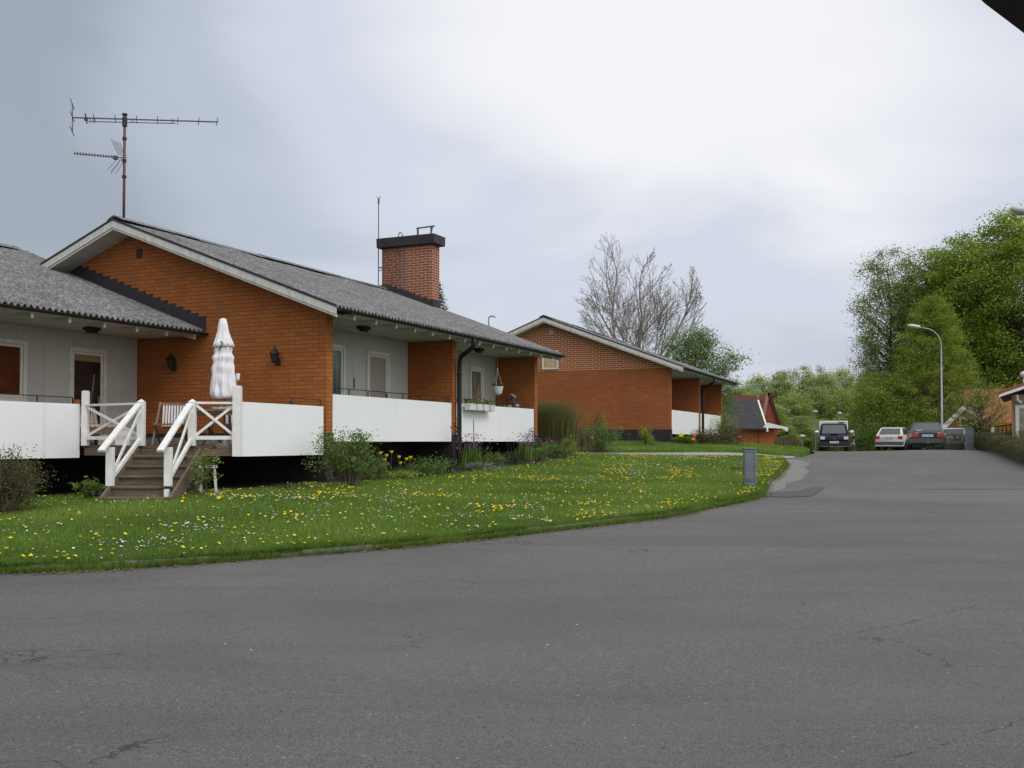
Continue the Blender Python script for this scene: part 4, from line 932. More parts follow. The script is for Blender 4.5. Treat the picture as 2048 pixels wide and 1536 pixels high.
def grow(p, d, length, rad, level, r, segs, tips, par):
    """recursive branching; par: dict(n, ratio, spread, up, wob, minr)"""
    k = 4 if level > 1 else 3; q = np.array(p, float); d = np.array(d, float); pts = [q.copy()]
    for i in range(k):
        if 'env' in par and sum(((q[j] - par['env'][0][j]) / par['env'][1][j]) ** 2 for j in range(3)) > 1: tips.append((q, d)); return
        d = d + r.normal(size=3) * par['wob'] + np.array([0, 0, par['up']]); d /= np.linalg.norm(d)
        q2 = q + d * length / k; ra = rad * (1 - .55 * i / k); rb = rad * (1 - .55 * (i + 1) / k)
        segs.append((*q, *q2, max(ra, par['minr']), max(rb, par['minr']))); q = q2; pts.append(q.copy())
    if level == 0: tips.append((q, d)); return
    n = par['n'][level]
    for i in range(n):
        t = (i + 1) / n if i < n - 1 else 1.0; t = max(.25, t * r.uniform(.85, 1.0))
        f = t * k; j = min(int(f), k - 1); base = pts[j] + (pts[j + 1] - pts[j]) * (f - j)
        a = r.uniform(0, 2 * math.pi); o = np.cross(d, [math.cos(a), math.sin(a), .3]); o /= np.linalg.norm(o) + 1e-9
        sp = par['spread'] * r.uniform(.6, 1.25) * (0.45 if i == n - 1 else 1)
        nd = d * math.cos(sp) + o * math.sin(sp)
        grow(base, nd, length * par['ratio'] * r.uniform(.8, 1.15) * (1.1 - .3 * t), rad * (.62 if i == n - 1 else .48), level - 1, r, segs, tips, par)

def crown_tree(name, label, cat, x, y, height, rx, ry, crown_bottom, mat, nclu, per, lsize, seed, bark='bark', shape='oval', trunk_r=.18, parent_z=None, group=None, clus=.9, lean=(0, 0), bare=0.0, gap=0.0):
    r = np.random.default_rng(seed); z0 = g1(x, y) - .1 if parent_z is None else parent_z
    t = thing(name, label, cat, (x, y, z0), r.uniform(0, 6), group); t.rotation_euler = (0, 0, 0)
    H = height; cb = crown_bottom * H
    # cluster centres through the crown's volume, denser towards the outside
    u = rand_dirs(nclu, r); rad = r.uniform(.25, 1.0, nclu) ** .55
    if shape == 'oval':
        C = u * rad[:, None] * np.array([rx, ry, (H - cb) / 2]) + np.array([0, 0, (H + cb) / 2])
        f = 1 + .16 * np.sin(3 * np.arctan2(u[:, 1], u[:, 0]) + seed) + .12 * np.sin(5 * u[:, 2] + seed * 2)
        C[:, :2] *= f[:, None]
    elif shape == 'cone':
        zz = r.uniform(0, 1, nclu) ** 1.25; a = r.uniform(0, 2 * np.pi, nclu); w = (1 - zz) ** .52 * (1 - .35 * (zz < .12)) ; rr = np.sqrt(r.uniform(.15, 1, nclu)) * w * (1 + .12 * np.sin(3 * a + seed))
        C = np.stack([rr * np.cos(a) * rx, rr * np.sin(a) * ry, cb + zz * (H - cb)], -1)
    C[:, 0] += lean[0] * (C[:, 2] / H) ** 2; C[:, 1] += lean[1] * (C[:, 2] / H) ** 2
    segs = []; top = np.array([lean[0] * .6, lean[1] * .6, H * .86]); k = 8; tp = [np.array([0, 0, 0.])]
    for i in range(k):
        q = top * ((i + 1) / k); q[:2] = top[:2] * ((i + 1) / k) ** 2 + r.normal(size=2) * .03 * H * .15; tp.append(q)
        segs.append((*tp[-2], *q, trunk_r * (1 - .85 * i / k), trunk_r * (1 - .85 * (i + 1) / k)))
    tubes('trunk', segs, MAT[bark], t, 8)
    segs = []
    for c in C[:: max(1, nclu // 150)]:
        hz = max(.12 * H, c[2] - .35 * np.hypot(c[0], c[1]) - .08 * H); f = min(hz / (H * .86), .97) * k; j = int(f); b = tp[j] + (tp[j + 1] - tp[j]) * (f - j)
        m1 = b + (c - b) * .5 + np.array([0, 0, -.04 * H * .3]) + r.normal(size=3) * .02 * H; rr = trunk_r * (1 - .85 * hz / H) * .38
        segs += [(*b, *m1, rr, rr * .6), (*m1, *c, rr * .6, max(.008, rr * .15))]
        for _ in range(3):
            e = c + r.normal(size=3) * clus * .5; segs.append((*c, *e, max(.008, rr * .2), .004))
    tubes('limb', segs, MAT[bark], t, 4)
    n = nclu * per; idx = np.repeat(np.arange(nclu), per); off = r.normal(size=(n, 3)) * clus * np.array([.42, .42, .26]) * r.uniform(.6, 1.3, nclu)[idx][:, None]
    Pn = C[idx] + off; tone = (r.uniform(0, 1, nclu)[idx] * .55 + r.uniform(0, 1, n) * .45)
    leaves('crown', Pn, lsize, lsize * .62, MAT[mat], t, tone, r)
    return t
def bush(name, label, cat, x, y, w, d, h, mat, n, lsize, seed, group=None, stems=14, z=None, shape='round', bark='bark', wl=.55, up=.35, zlift=0.0, tilt=0.0):
    r = np.random.default_rng(seed); z0 = g1(x, y) if z is None else z
    t = thing(name, label, cat, (x, y, z0), 0, group)
    segs = []; tips = []
    for i in range(stems):
        a = r.uniform(0, 2 * np.pi); q = math.sqrt(r.uniform(.02, 1)); e = np.array([w / 2 * q * math.cos(a), d / 2 * q * math.sin(a), h * r.uniform(.6, 1.0) * (1 - .35 * q * q)])
        if tilt: e[0] += tilt * e[2]
        b = e * np.array([.18, .18, 0]); m = b + (e - b) * .5 + np.array([0, 0, .12 * h]) + r.normal(size=3) * .03 * h
        segs += [(*b, *m, .010, .007), (*m, *e, .007, .003)]; tips.append(e); tips.append(m)
        for _ in range(2):
            e2 = e + r.normal(size=3) * np.array([w, d, h]) * .10; segs.append((*m, *e2, .005, .002)); tips.append(e2)
    tubes('stem', segs, MAT[bark], t, 4)
    T = np.array(tips)
    if shape == 'round':
        nc = max(12, n // 25); u = rand_dirs(nc, r); u[:, 2] = np.abs(u[:, 2]); C = u * (r.uniform(.3, 1, nc) ** .6)[:, None] * np.array([w / 2, d / 2, h * .95]); C[:, 2] += .03 * h
        C = np.concatenate([C, T]); sg = .14
    else: C = T; sg = .10
    idx = r.integers(0, len(C), n); Pn = C[idx] + r.normal(size=(n, 3)) * np.array([w, d, h]) * sg * .6; Pn[:, 2] = np.abs(Pn[:, 2]) + zlift
    tone = r.uniform(0, 1, len(C))[idx] * .5 + r.uniform(0, 1, n) * .5
    leaves('foliage', Pn, lsize, lsize * wl, MAT[mat], t, tone, r, up=up)
    return t
def blades(name, label, cat, x, y, w, d, h, mat, n, seed, wd=.012, group=None, spread=.35, z=None):
    """tuft of long narrow leaves"""
    r = np.random.default_rng(seed); z0 = g1(x, y) if z is None else z; t = thing(name, label, cat, (x, y, z0), 0, group)
    b = np.stack([r.normal(size=n) * w * .22, r.normal(size=n) * d * .22, np.zeros(n)], -1); a = r.uniform(0, 2 * np.pi, n); H = h * r.uniform(.5, 1.05, n); s = spread * H * r.uniform(.2, 1, n)
    dr = np.stack([np.cos(a), np.sin(a), np.zeros(n)], -1); sd_ = np.stack([-np.sin(a + r.uniform(-1, 1, n)), np.cos(a), np.zeros(n)], -1) * wd
    m_ = b + dr * s[:, None] * .4 + np.array([0, 0, 1]) * H[:, None] * .6; e = b + dr * s[:, None] + np.array([0, 0, 1]) * H[:, None]
    V = np.stack([b - sd_, b + sd_, m_ + sd_ * .8, m_ - sd_ * .8, e + sd_ * .1, e - sd_ * .1], 1).reshape(-1, 3); k = np.arange(n)[:, None] * 6
    F = np.concatenate([k + np.array([0, 1, 2, 3]), k + np.array([3, 2, 4, 5])]); tone = r.uniform(0, 1, n)
    link('foliage', mesh_np(V, F, np.concatenate([tone, tone])), MAT[mat], t); return t

# --- the bed along the middle house
x, y = P(697, 17.1)
bush('flowering_shrub', 'tall loose green shrub growing in front of the brick corner and white panels', 'shrub', x, y, 1.15, .8, 1.0, 'leaf_bush', 4200, .042, 21, stems=42, shape='stem', wl=.6)
for i, (px, Y, w, h, n, mt, lab) in enumerate([
    (745, 18.6, .7, .42, 900, 'leaf_bush', 'low green mound left of the yellow tulips'), (862, 19.9, .95, .36, 1800, 'leaf_bush', 'wide low green mound below the middle brick pillar'),
    (800, 18.9, .8, .22, 900, 'leaf_beech', 'bright green leafy clump beneath the yellow tulips'), (905, 20.6, .5, .30, 700, 'leaf_dark', 'dark green mound just left of the purple flowers'),
    (985, 22.6, .55, .34, 900, 'leaf_bush', 'rounded green bush between the two purple flower stands'), (965, 21.5, .7, .20, 900, 'leaf_pale', 'silvery pale clump at the lawn edge by the purple flowers'),
    (1025, 23.6, .7, .28, 700, 'leaf_dark', 'dark low clump beneath the right purple flowers'), (1075, 24.8, .7, .32, 900, 'leaf_bush', 'green bush under the tall grassy broom shrub'),
    (1120, 26.0, .8, .36, 1000, 'leaf_bush', 'green bush at the lawn corner before the path'), (1138, 27.2, .45, .55, 900, 'leaf_beech', 'bright green upright bush beside the path end'),
    (640, 16.95, 1.0, .12, 500, 'leaf_beech', 'very low green weeds left of the tall shrub'), (570, 16.6, 1.1, .10, 300, 'leaf_dark', 'sparse weeds under the right terrace panel')]):
    x, y = P(px, Y); bush('garden_bush', lab, 'bush', x, y, w, w * .7, h, mt, n, .045, 100 + i, 'low plants in the flower bed', stems=10)
# tulips
tul = None
for i, (px, py, c) in enumerate([(760, 907, 'y'), (772, 912, 'y'), (782, 905, 'y'), (768, 921, 'y'), (797, 915, 'y'), (800, 927, 'y'), (812, 919, 'y'), (820, 916, 'y')]):
    Y = 18.9 + .12 * (i % 3); x, y = P(px, Y); z0 = g1(x, y); zt = ZE + (883 - py) * Y / 2000
    t = thing('tulip', 'yellow tulip in the flower bed, number'.replace('number', ['first from the left', 'third from the left', 'fourth and tallest from the left', 'second and lowest of the left cluster', 'highest of the middle pair', 'lowest one, in the middle', 'second from the right', 'farthest right'][i]), 'flower', (x, y, z0), 0, 'yellow tulips in the flower bed')
    MB().tube([(0, 0, 0), (.01, 0, zt - z0)], .006, 5).build('stem', MAT['leaf_bush'], t)
    MB().lathe([(.010, -.015), (.026, .0), (.034, .02), (.040, .036), (.02, .03)], (.01, 0, zt - z0), 8).build('bloom', MAT['yellow'], t)
# purple honesty
for i, (px, Y, h, lab) in enumerate([(945, 21.9, .70, 'tall purple flowers on leafy stems right of the downpipe'), (1052, 24.6, .62, 'tall purple flowers before the far end of the second panel'), (1092, 26.3, .42, 'small purple flower beneath the grassy broom shrub')]):
    x, y = P(px, Y); t = blades('honesty_plant', lab, 'flowers', x, y, .5, .3, h * .8, 'leaf_bush', 120, 300 + i, .012)
    r = np.random.default_rng(310 + i); n = 260 if i < 2 else 60; c = np.stack([r.normal(size=n) * .17, r.normal(size=n) * .1, h * r.uniform(.62, 1.1, n)], -1); leaves('bloom', c, .035, .03, MAT['purple'], t)
# climbers and cane
x, y = P(940, 22.15); t = thing('garden_cane', 'thin straight garden cane in front of the second balcony panel', 'cane', (x + .08, y, g1(x, y))); MB().tube([(0, 0, 0), (0, 0, 1.05)], .010, 6).build('cane', MAT['darkwood'], t)
for px, Y, h, sd_, lab in ((921, 22.0, .95, 5, 'thin climbing plant with few leaves by the downpipe'), (1064, 26.1, .62, 6, 'dark climbing plant on the right edge of the second panel')):
    x, y = P(px, Y); r = np.random.default_rng(sd_); z0 = g1(x, y); t = thing('climbing_plant', lab, 'climber', (x, y, z0))
    pts = [(0, 0, 0)]; 
    for i in range(8): pts.append((pts[-1][0] - (.012 if sd_ == 5 else 0) + r.normal() * .02, r.normal() * .02, (i + 1) * h / 8 + .05))
    MB().tube(pts, .007, 5).build('stem', MAT['bark'], t); c = np.array(pts)[r.integers(3, 9, 70)] + r.normal(size=(70, 3)) * .05; leaves('foliage', c, .06, .045, MAT['leaf_dark'], t)
# tall grassy broom bush and the shrubs along the far gable
MAT['broom'] = leaf_mat('broom_stem', [(0.10, 0.11, 0.04), (0.15, 0.165, 0.055), (0.20, 0.20, 0.075), (0.24, 0.19, 0.10)])
x, y = P(1104, 28.2); blades('broom_shrub', 'tall olive grassy broom shrub between the two brick houses', 'shrub', x, y, 1.15, .9, 1.45, 'broom', 6500, 31, .006, spread=.5)
x, y = P(1150, 29.2); bush('garden_bush', 'reddish brown twiggy shrub at the foot of the far gable', 'bush', x, y, 1.2, .7, .75, 'leaf_brown', 2600, .05, 32, stems=26)
x, y = P(1195, 30.6); bush('garden_bush', 'grey-green spreading shrub with a spire in front of the far gable', 'bush', x, y, 1.4, .9, .85, 'leaf_bush', 3000, .05, 33, stems=30)
x, y = P(1192, 30.6); bush('garden_bush', 'slim upright green shrub rising behind the spreading shrub', 'bush', x + .05, y + .7, .6, .5, 1.25, 'leaf_bush', 1100, .05, 34, stems=16)
x, y = P(1293, 34.2); bush('garden_bush', 'small feathery bright green bush before the dark plinth', 'bush', x, y, .62, .5, .62, 'leaf_beech', 1300, .05, 35, stems=16)
for i, (px, Y, w, h, mt, lab) in enumerate([(1368, 35.6, .8, .34, 'leaf_bush', 'low green bush below the first panel of the far house'), (1405, 36.6, 1.1, .60, 'leaf_brown', 'brownish twiggy bush in front of the far downpipe'),
    (1437, 37.6, 1.3, .62, 'leaf_brown', 'purplish brown bush below the last white panel'), (1462, 39.0, 1.3, .72, 'leaf_brown', 'brown hedge bush left of the orange garage'), (1448, 42.0, 1.1, 1.35, 'leaf_beech', 'fresh green shrub rising beside the far house corner')]):
    x, y = P(px, Y); bush('garden_bush', lab, 'bush', x, y, w, w * .6, h, mt, 1800, .055, 40 + i, stems=24)
for i, (px, py, Y, c) in enumerate([(1361, 873, 35.0, 'yellow'), (1388, 874, 35.4, 'red'), (1386, 880, 35.2, 'orange'), (1479, 876, 38.4, 'red'), (1183, 878, 29.8, 'red'), (1364, 870, 35.2, 'yellow')]):
    x, y = P(px, Y); z0 = g1(x, y); zt = ZE + (883 - py) * Y / 2000 - z0
    lab = ['yellow bloom at the left end of the far white panel', 'red bloom in the brown bush below the far panels', 'orange bloom low in the brown bush of the far house', 'red bloom beside the white post at the orange garage', 'small red bloom in the shrub at the far gable', 'taller yellow bloom just right of the far plinth corner'][i]
    t = thing('garden_flower', lab, 'flower', (x, y, z0), 0, c + ' blooms by the far planting'); MB().tube([(0, 0, 0), (0, 0, zt)], .008, 5).build('stem', MAT['leaf_bush'], t); MB().lathe([(.02, -.03), (.07, .0), (.075, .05), (.04, .07)], (0, 0, zt), 8).build('bloom', MAT[c], t)
# left corner bush, rhododendron by the stairs, young apple tree
x, y = P(12, 13.6); bush('garden_bush', 'big brownish green bush at the left edge below the white panel', 'bush', x, y, .95, .8, .86, 'leaf_brown', 5200, .035, 51, stems=60)
x, y = P(20, 13.9); bush('garden_bush', 'green leafy bush behind the brown bush at the left edge', 'bush', x, y, .8, .7, .62, 'leaf_bush', 2200, .04, 52, stems=20)
x, y = P(183, 14.9); bush('rhododendron', 'small rhododendron with long glossy leaves left of the stairs', 'shrub', x, y, .42, .35, .36, 'leaf_bush', 260, .11, 53, stems=14, wl=.3)
r = np.random.default_rng(61); x, y = P(416, 15.05); at = thing('apple_tree', 'young thin apple tree with fresh leaves in front of the terrace posts', 'tree', (x, y, g1(x, y)))
segs = []; tips = []; grow((0, 0, 0), (0.02, 0, 1), .42, .013, 3, r, segs, tips, dict(n=[0, 3, 4, 7], ratio=.62, spread=.75, up=.10, wob=.07, minr=.003))
segs = [s for s in segs]; tubes('trunk', segs, MAT['bark'], at, 5); c = np.array([t_[0] for t_ in tips]); c = c[r.integers(0, len(c), 620)] + r.normal(size=(620, 3)) * .045
leaves('crown', c, .04, .028, MAT['leaf_fresh'], at, None, r)

# --- trees behind the houses
def bare_tree(name, label, x, y, h, seed, trunk_r, stems=1, z=None):
    r = np.random.default_rng(seed); z0 = g1(x, y) if z is None else z; t = thing(name, label, 'tree', (x, y, z0)); segs = []; tips = []
    segs.append((0, 0, -.2, .0, 0, h * .28, trunk_r * 1.1, trunk_r))
    for i in range(stems):
        a = 2 * math.pi * i / stems + .4; d = np.array([math.cos(a) * .50, math.sin(a) * .35, 1]); 
        grow((0, 0, h * (.16 + .06 * (i % 2))), d, h * .36, trunk_r * .5, 5, r, segs, tips, dict(n=[0, 3, 3, 4, 4, 4], ratio=.64, spread=.62, up=.055, wob=.08, minr=.008, env=((0, 0, h * .50), (3.9, 3.2, h * .445))))
    big = [s for s in segs if s[6] > .05]; small = [s for s in segs if s[6] <= .05]
    tubes('trunk', big, MAT['bark_pale'], t, 7); tubes('branch', small, MAT['bark_pale'], t, 3)
    c = np.array([q[0] for q in tips]); c = c[r.integers(0, len(c), min(5000, len(c)))] + r.normal(size=(min(5000, len(c)), 3)) * .05
    leaves('bud', c, .07, .05, MAT['leaf_brown'], t, None, r); return t
x, y = P(1274, 58); bare_tree('bare_tree', 'big leafless tree with many fine branches behind the far brick house', x, y, 14.6, 73, .19, 7)
x, y = P(1392, 54)
crown_tree('leafy_tree', 'thinly leaved green tree right of the bare tree behind the far roof', 'tree', x, y, 7.0, 2.35, 2.0, .18, 'leaf_bush', 430, 66, .10, 72, clus=.62, trunk_r=.13)
x, y = P(868, 48); r = np.random.default_rng(75); z0 = g1(x, y)
con = thing('spruce_tree', 'dark spruce whose top shows behind the chimney', 'tree', (x, y, z0)); segs = [(0, 0, 0, 0, 0, 8.1, .16, .02)]; cs = []
for i in range(46):
    z = 1.0 + 6.9 * (i / 46); L_ = (8.3 - z) * .34 + .1
    for k in range(9):
        a = k * .7 + i * 1.1; e = np.array([L_ * math.cos(a), L_ * math.sin(a), z - .12 * L_]); segs.append((0, 0, z, *e, .02, .006)); q = r.uniform(.15, 1, (26, 1)); cs.append(np.array([[0, 0, z]]) + (e - np.array([0, 0, z])) * q + r.normal(size=(26, 3)) * .07)
tubes('trunk', segs, MAT['bark'], con, 4); leaves('crown', np.concatenate(cs), .13, .045, MAT['leaf_dark'], con, None, r)
r = np.random.default_rng(77); wp = bpt(5.35, -.12, 0)
c = np.stack([r.uniform(.05, 1.27, 420), r.normal(size=420) * .045, .15 + np.abs(r.normal(size=420)) * .045], -1)
leaves('plants', c, .05, .03, MAT['leaf_bush'], box, None, r)
c = np.stack([r.normal(size=16) * .05 + .68, r.normal(size=16) * .03, .24 + r.normal(size=16) * .02], -1); V, F = leaf_quads(c, .05, .045, r); link('bloom', mesh_np(V, F), MAT['orange'], box)
c = rand_dirs(160, r) * np.array([.13, .13, .05]) + np.array([0, 0, .24]); leaves('plants', c, .05, .03, MAT['leaf_bush'], hang, None, r)
c = rand_dirs(30, r) * np.array([.10, .10, .03]) + np.array([-.03, 0, .28]); leaves('bloom', c, .05, .04, MAT['purple'], hang, None, r)

# ------------------------------------------------------------------ lawn: grass, dandelions, daisies, edge litter
def scatter(poly, n, r):
    P_ = np.array(poly); lo = P_.min(0); hi = P_.max(0); out = np.zeros((0, 2))
    while len(out) < n:
        q = r.uniform(lo, hi, (n * 2, 2)); out = np.concatenate([out, q[inpoly(q[:, 0], q[:, 1], poly)]])
    return out[:n]
def pnoise(x, y, s, seed):
    rr = np.random.default_rng(seed); v = 0
    for k in range(6):
        a = rr.uniform(0, 6.28); f = s * rr.uniform(.6, 2.2); v = v + np.sin((x * np.cos(a) + y * np.sin(a)) * f + rr.uniform(0, 6.28))
    return v / 6 + .5
def grass(name, label, poly, n, h, wd, seed, dz, mask=None):
    r = np.random.default_rng(seed); q = scatter(poly, n, r)
    if mask is not None: q = q[mask(q[:, 0], q[:, 1], r)]
    n = len(q); z = G(q[:, 0], q[:, 1]) + dz; b = np.stack([q[:, 0], q[:, 1], z], -1)
    pn = pnoise(q[:, 0], q[:, 1], 1.6, seed + 3); H = h * r.uniform(.5, 1.2, n) * (.7 + .6 * pn); a = r.uniform(0, 2 * np.pi, n); l = H * r.uniform(.1, .7, n)
    e = b + np.stack([np.cos(a) * l, np.sin(a) * l, H], -1); s = np.stack([-np.sin(a), np.cos(a), np.zeros(n)], -1) * wd * r.uniform(.7, 1.4, n)[:, None]
    V = np.stack([b - s, b + s, e], 1).reshape(-1, 3); F = np.arange(3 * n).reshape(-1, 3)
    tone = np.clip(.25 + .5 * (pn - .5) + .55 * r.uniform(0, 1, n), 0, 1)
    tag(link(name, mesh_np(V, F, tone), MAT['grass']), label, 'grass', kind='stuff')
vis_lawn = [p for p in lawn_poly if True]
def near_mask(x, y, r):      # blades thin out with distance
    return (r.uniform(0, 1, len(x)) < np.clip(15.0 / np.maximum(y, 9), .35, 1) ** 1.5) & (np.abs(x) < .56 * y + .6)
grass('grass', 'short green lawn grass between the kerb and the row houses', vis_lawn, 420000, .055, .0045, 5, .03, near_mask)
grass('grass', 'short green grass on the bank beyond the pale path', lawn2_poly, 60000, .07, .008, 6, .045)
# longer unmown fringe hanging over the kerb
ke = [np.array(p) for p in kerb]; strip = []
def kerb_pts(n, r, o0, o1):
    seg = r.integers(0, len(ke) - 1, n); t = r.uniform(0, 1, n)[:, None]; A = np.array(ke)[seg]; Bp = np.array(ke)[seg + 1]; d = Bp - A; ln = np.linalg.norm(d, axis=1, keepdims=True)
    keep = r.uniform(0, 1, n) < (ln[:, 0] / ln.max()); nn = np.stack([-d[:, 1], d[:, 0]], -1) / ln
    return (A + d * t + nn * r.uniform(o0, o1, n)[:, None])[keep]
def dk0(q):     # negative on the road side of the kerb line
    A = np.array(kerb); k = np.argmin(((q[:, None] - A[None]) ** 2).sum(-1), axis=1); k = np.clip(k, 0, len(A) - 2); d = A[k + 1] - A[k]; n = np.stack([-d[:, 1], d[:, 0]], -1) / np.linalg.norm(d, axis=1, keepdims=True)
    return ((q - A[k]) * n).sum(-1) + .03
def fringe():
    r = np.random.default_rng(15); q = kerb_pts(230000, r, -.075, .24); q = q[(np.abs(q[:, 0]) < .56 * q[:, 1] + .6)]
    gapn = pnoise(q[:, 0], q[:, 1], 1.9, 8); gap = ((q[:, 0] > -1.0) & (q[:, 0] < -.55)) | ((q[:, 0] > .2) & (q[:, 0] < 1.35)) | ((q[:, 0] > -4.6) & (q[:, 0] < -3.9)) | (gapn > .78)
    q = q[~gap | (r.uniform(0, 1, len(q)) < .12)]; n = len(q)
    z = G(q[:, 0], q[:, 1]) + np.where(dk0(q) < .0, -.055, .012); H = .085 * r.uniform(.4, 1.25, n) * (.6 + .7 * pnoise(q[:, 0], q[:, 1], 3.0, 9)); a = r.uniform(0, 2 * np.pi, n); l = H * r.uniform(.2, .9, n)
    b = np.stack([q[:, 0], q[:, 1], z], -1); e = b + np.stack([np.cos(a) * l + .03, np.sin(a) * l - .05, H * .8], -1); s = np.stack([-np.sin(a), np.cos(a), np.zeros(n)], -1) * .005
    V = np.stack([b - s, b + s, e], 1).reshape(-1, 3); tag(link('grass', mesh_np(V, np.arange(3 * n).reshape(-1, 3), r.uniform(0, .8, n)), MAT['grass']), 'longer ragged grass and weeds hanging over the kerb stones', 'grass', kind='stuff')
fringe()
def gutter_grass():
    r = np.random.default_rng(17); q = kerb_pts(170000, r, -.085, -.02); q = q[(np.abs(q[:, 0]) < .56 * q[:, 1] + .6)]; q = q[pnoise(q[:, 0], q[:, 1], 1.3, 31) < .68]; n = len(q)
    z = G(q[:, 0], q[:, 1]) - .062; H = .075 * r.uniform(.4, 1.3, n); a = r.uniform(0, 2 * np.pi, n); l = H * r.uniform(.1, .6, n); b = np.stack([q[:, 0], q[:, 1], z], -1)
    e = b + np.stack([np.cos(a) * l, np.sin(a) * l, H], -1); s = np.stack([-np.sin(a), np.cos(a), np.zeros(n)], -1) * .005; V = np.stack([b - s, b + s, e], 1).reshape(-1, 3)
    tag(link('grass', mesh_np(V, np.arange(3 * n).reshape(-1, 3), r.uniform(0, .7, n)), MAT['grass']), 'grass rooted in the gutter joint in front of the kerb stones', 'grass', kind='stuff')
gutter_grass()
def weeds():
    r = np.random.default_rng(19); q = kerb_pts(5000, r, -.04, .10); q = q[pnoise(q[:, 0], q[:, 1], 2.4, 4) > .52]; q = q[np.abs(q[:, 0]) < .56 * q[:, 1] + .6]
    c = np.stack([q[:, 0], q[:, 1], G(q[:, 0], q[:, 1]) + r.uniform(-.02, .06, len(q))], -1)
    tag(leaves('weeds', c, .055, .025, MAT['leaf_dark'], None, None, r, up=.8), 'broad leaved dandelion weeds along the kerb', 'weeds', kind='stuff')
weeds()
def litter():
    r = np.random.default_rng(23); q = kerb_pts(26000, r, -.20, -.01); q = q[r.uniform(0, 1, len(q)) < (.25 + .9 * np.clip(pnoise(q[:, 0], q[:, 1], 1.5, 12), 0, 1) ** 2)]
    c = np.stack([q[:, 0], q[:, 1], G(q[:, 0], q[:, 1]) - .06 + .012 + r.uniform(0, .01, len(q))], -1); m = leaf_mat('dry_bud_scale', [(0.10, 0.05, 0.025), (0.24, 0.11, 0.05), (0.36, 0.20, 0.10), (0.20, 0.16, 0.12)], .8, 0)
    n = len(c); a = r.uniform(0, 6.28, n); d = np.stack([np.cos(a), np.sin(a), r.uniform(-.2, .2, n)], -1); s = np.stack([-np.sin(a), np.cos(a), r.uniform(-.2, .2, n)], -1); L_ = r.uniform(.008, .026, n)[:, None]
    V = np.stack([c - d * L_, c + s * L_ * .5, c + d * L_, c - s * L_ * .5], 1).reshape(-1, 3)
    tag(link('leaf_litter', mesh_np(V, np.arange(4 * n).reshape(-1, 4), r.uniform(0, 1, n)), m), 'brown bud scales and dry leaf litter drifted along the kerb', 'litter', kind='stuff')
    q = np.stack([r.uniform(-8, 12, 2600), r.uniform(3, 24, 2600)], -1); q = q[~inpoly(q[:, 0], q[:, 1], lawn_poly)]; c = np.stack([q[:, 0], q[:, 1], G(q[:, 0], q[:, 1]) - .05], -1); n = len(c)
    keep = r.uniform(0, 1, n) < .13; c = c[keep]; n = len(c); a = r.uniform(0, 6.28, n); d = np.stack([np.cos(a), np.sin(a), r.uniform(-.1, .1, n)], -1); s = np.stack([-np.sin(a), np.cos(a), r.uniform(-.3, .3, n)], -1); L_ = r.uniform(.006, .02, n)[:, None]
    V = np.stack([c - d * L_, c + s * L_ * .3, c + d * L_, c - s * L_ * .3], 1).reshape(-1, 3)
    tag(link('twig_litter', mesh_np(V, np.arange(4 * n).reshape(-1, 4), r.uniform(0, .6, n)), m), 'scattered brown twigs and bud scales lying on the asphalt', 'litter', kind='stuff')
litter()
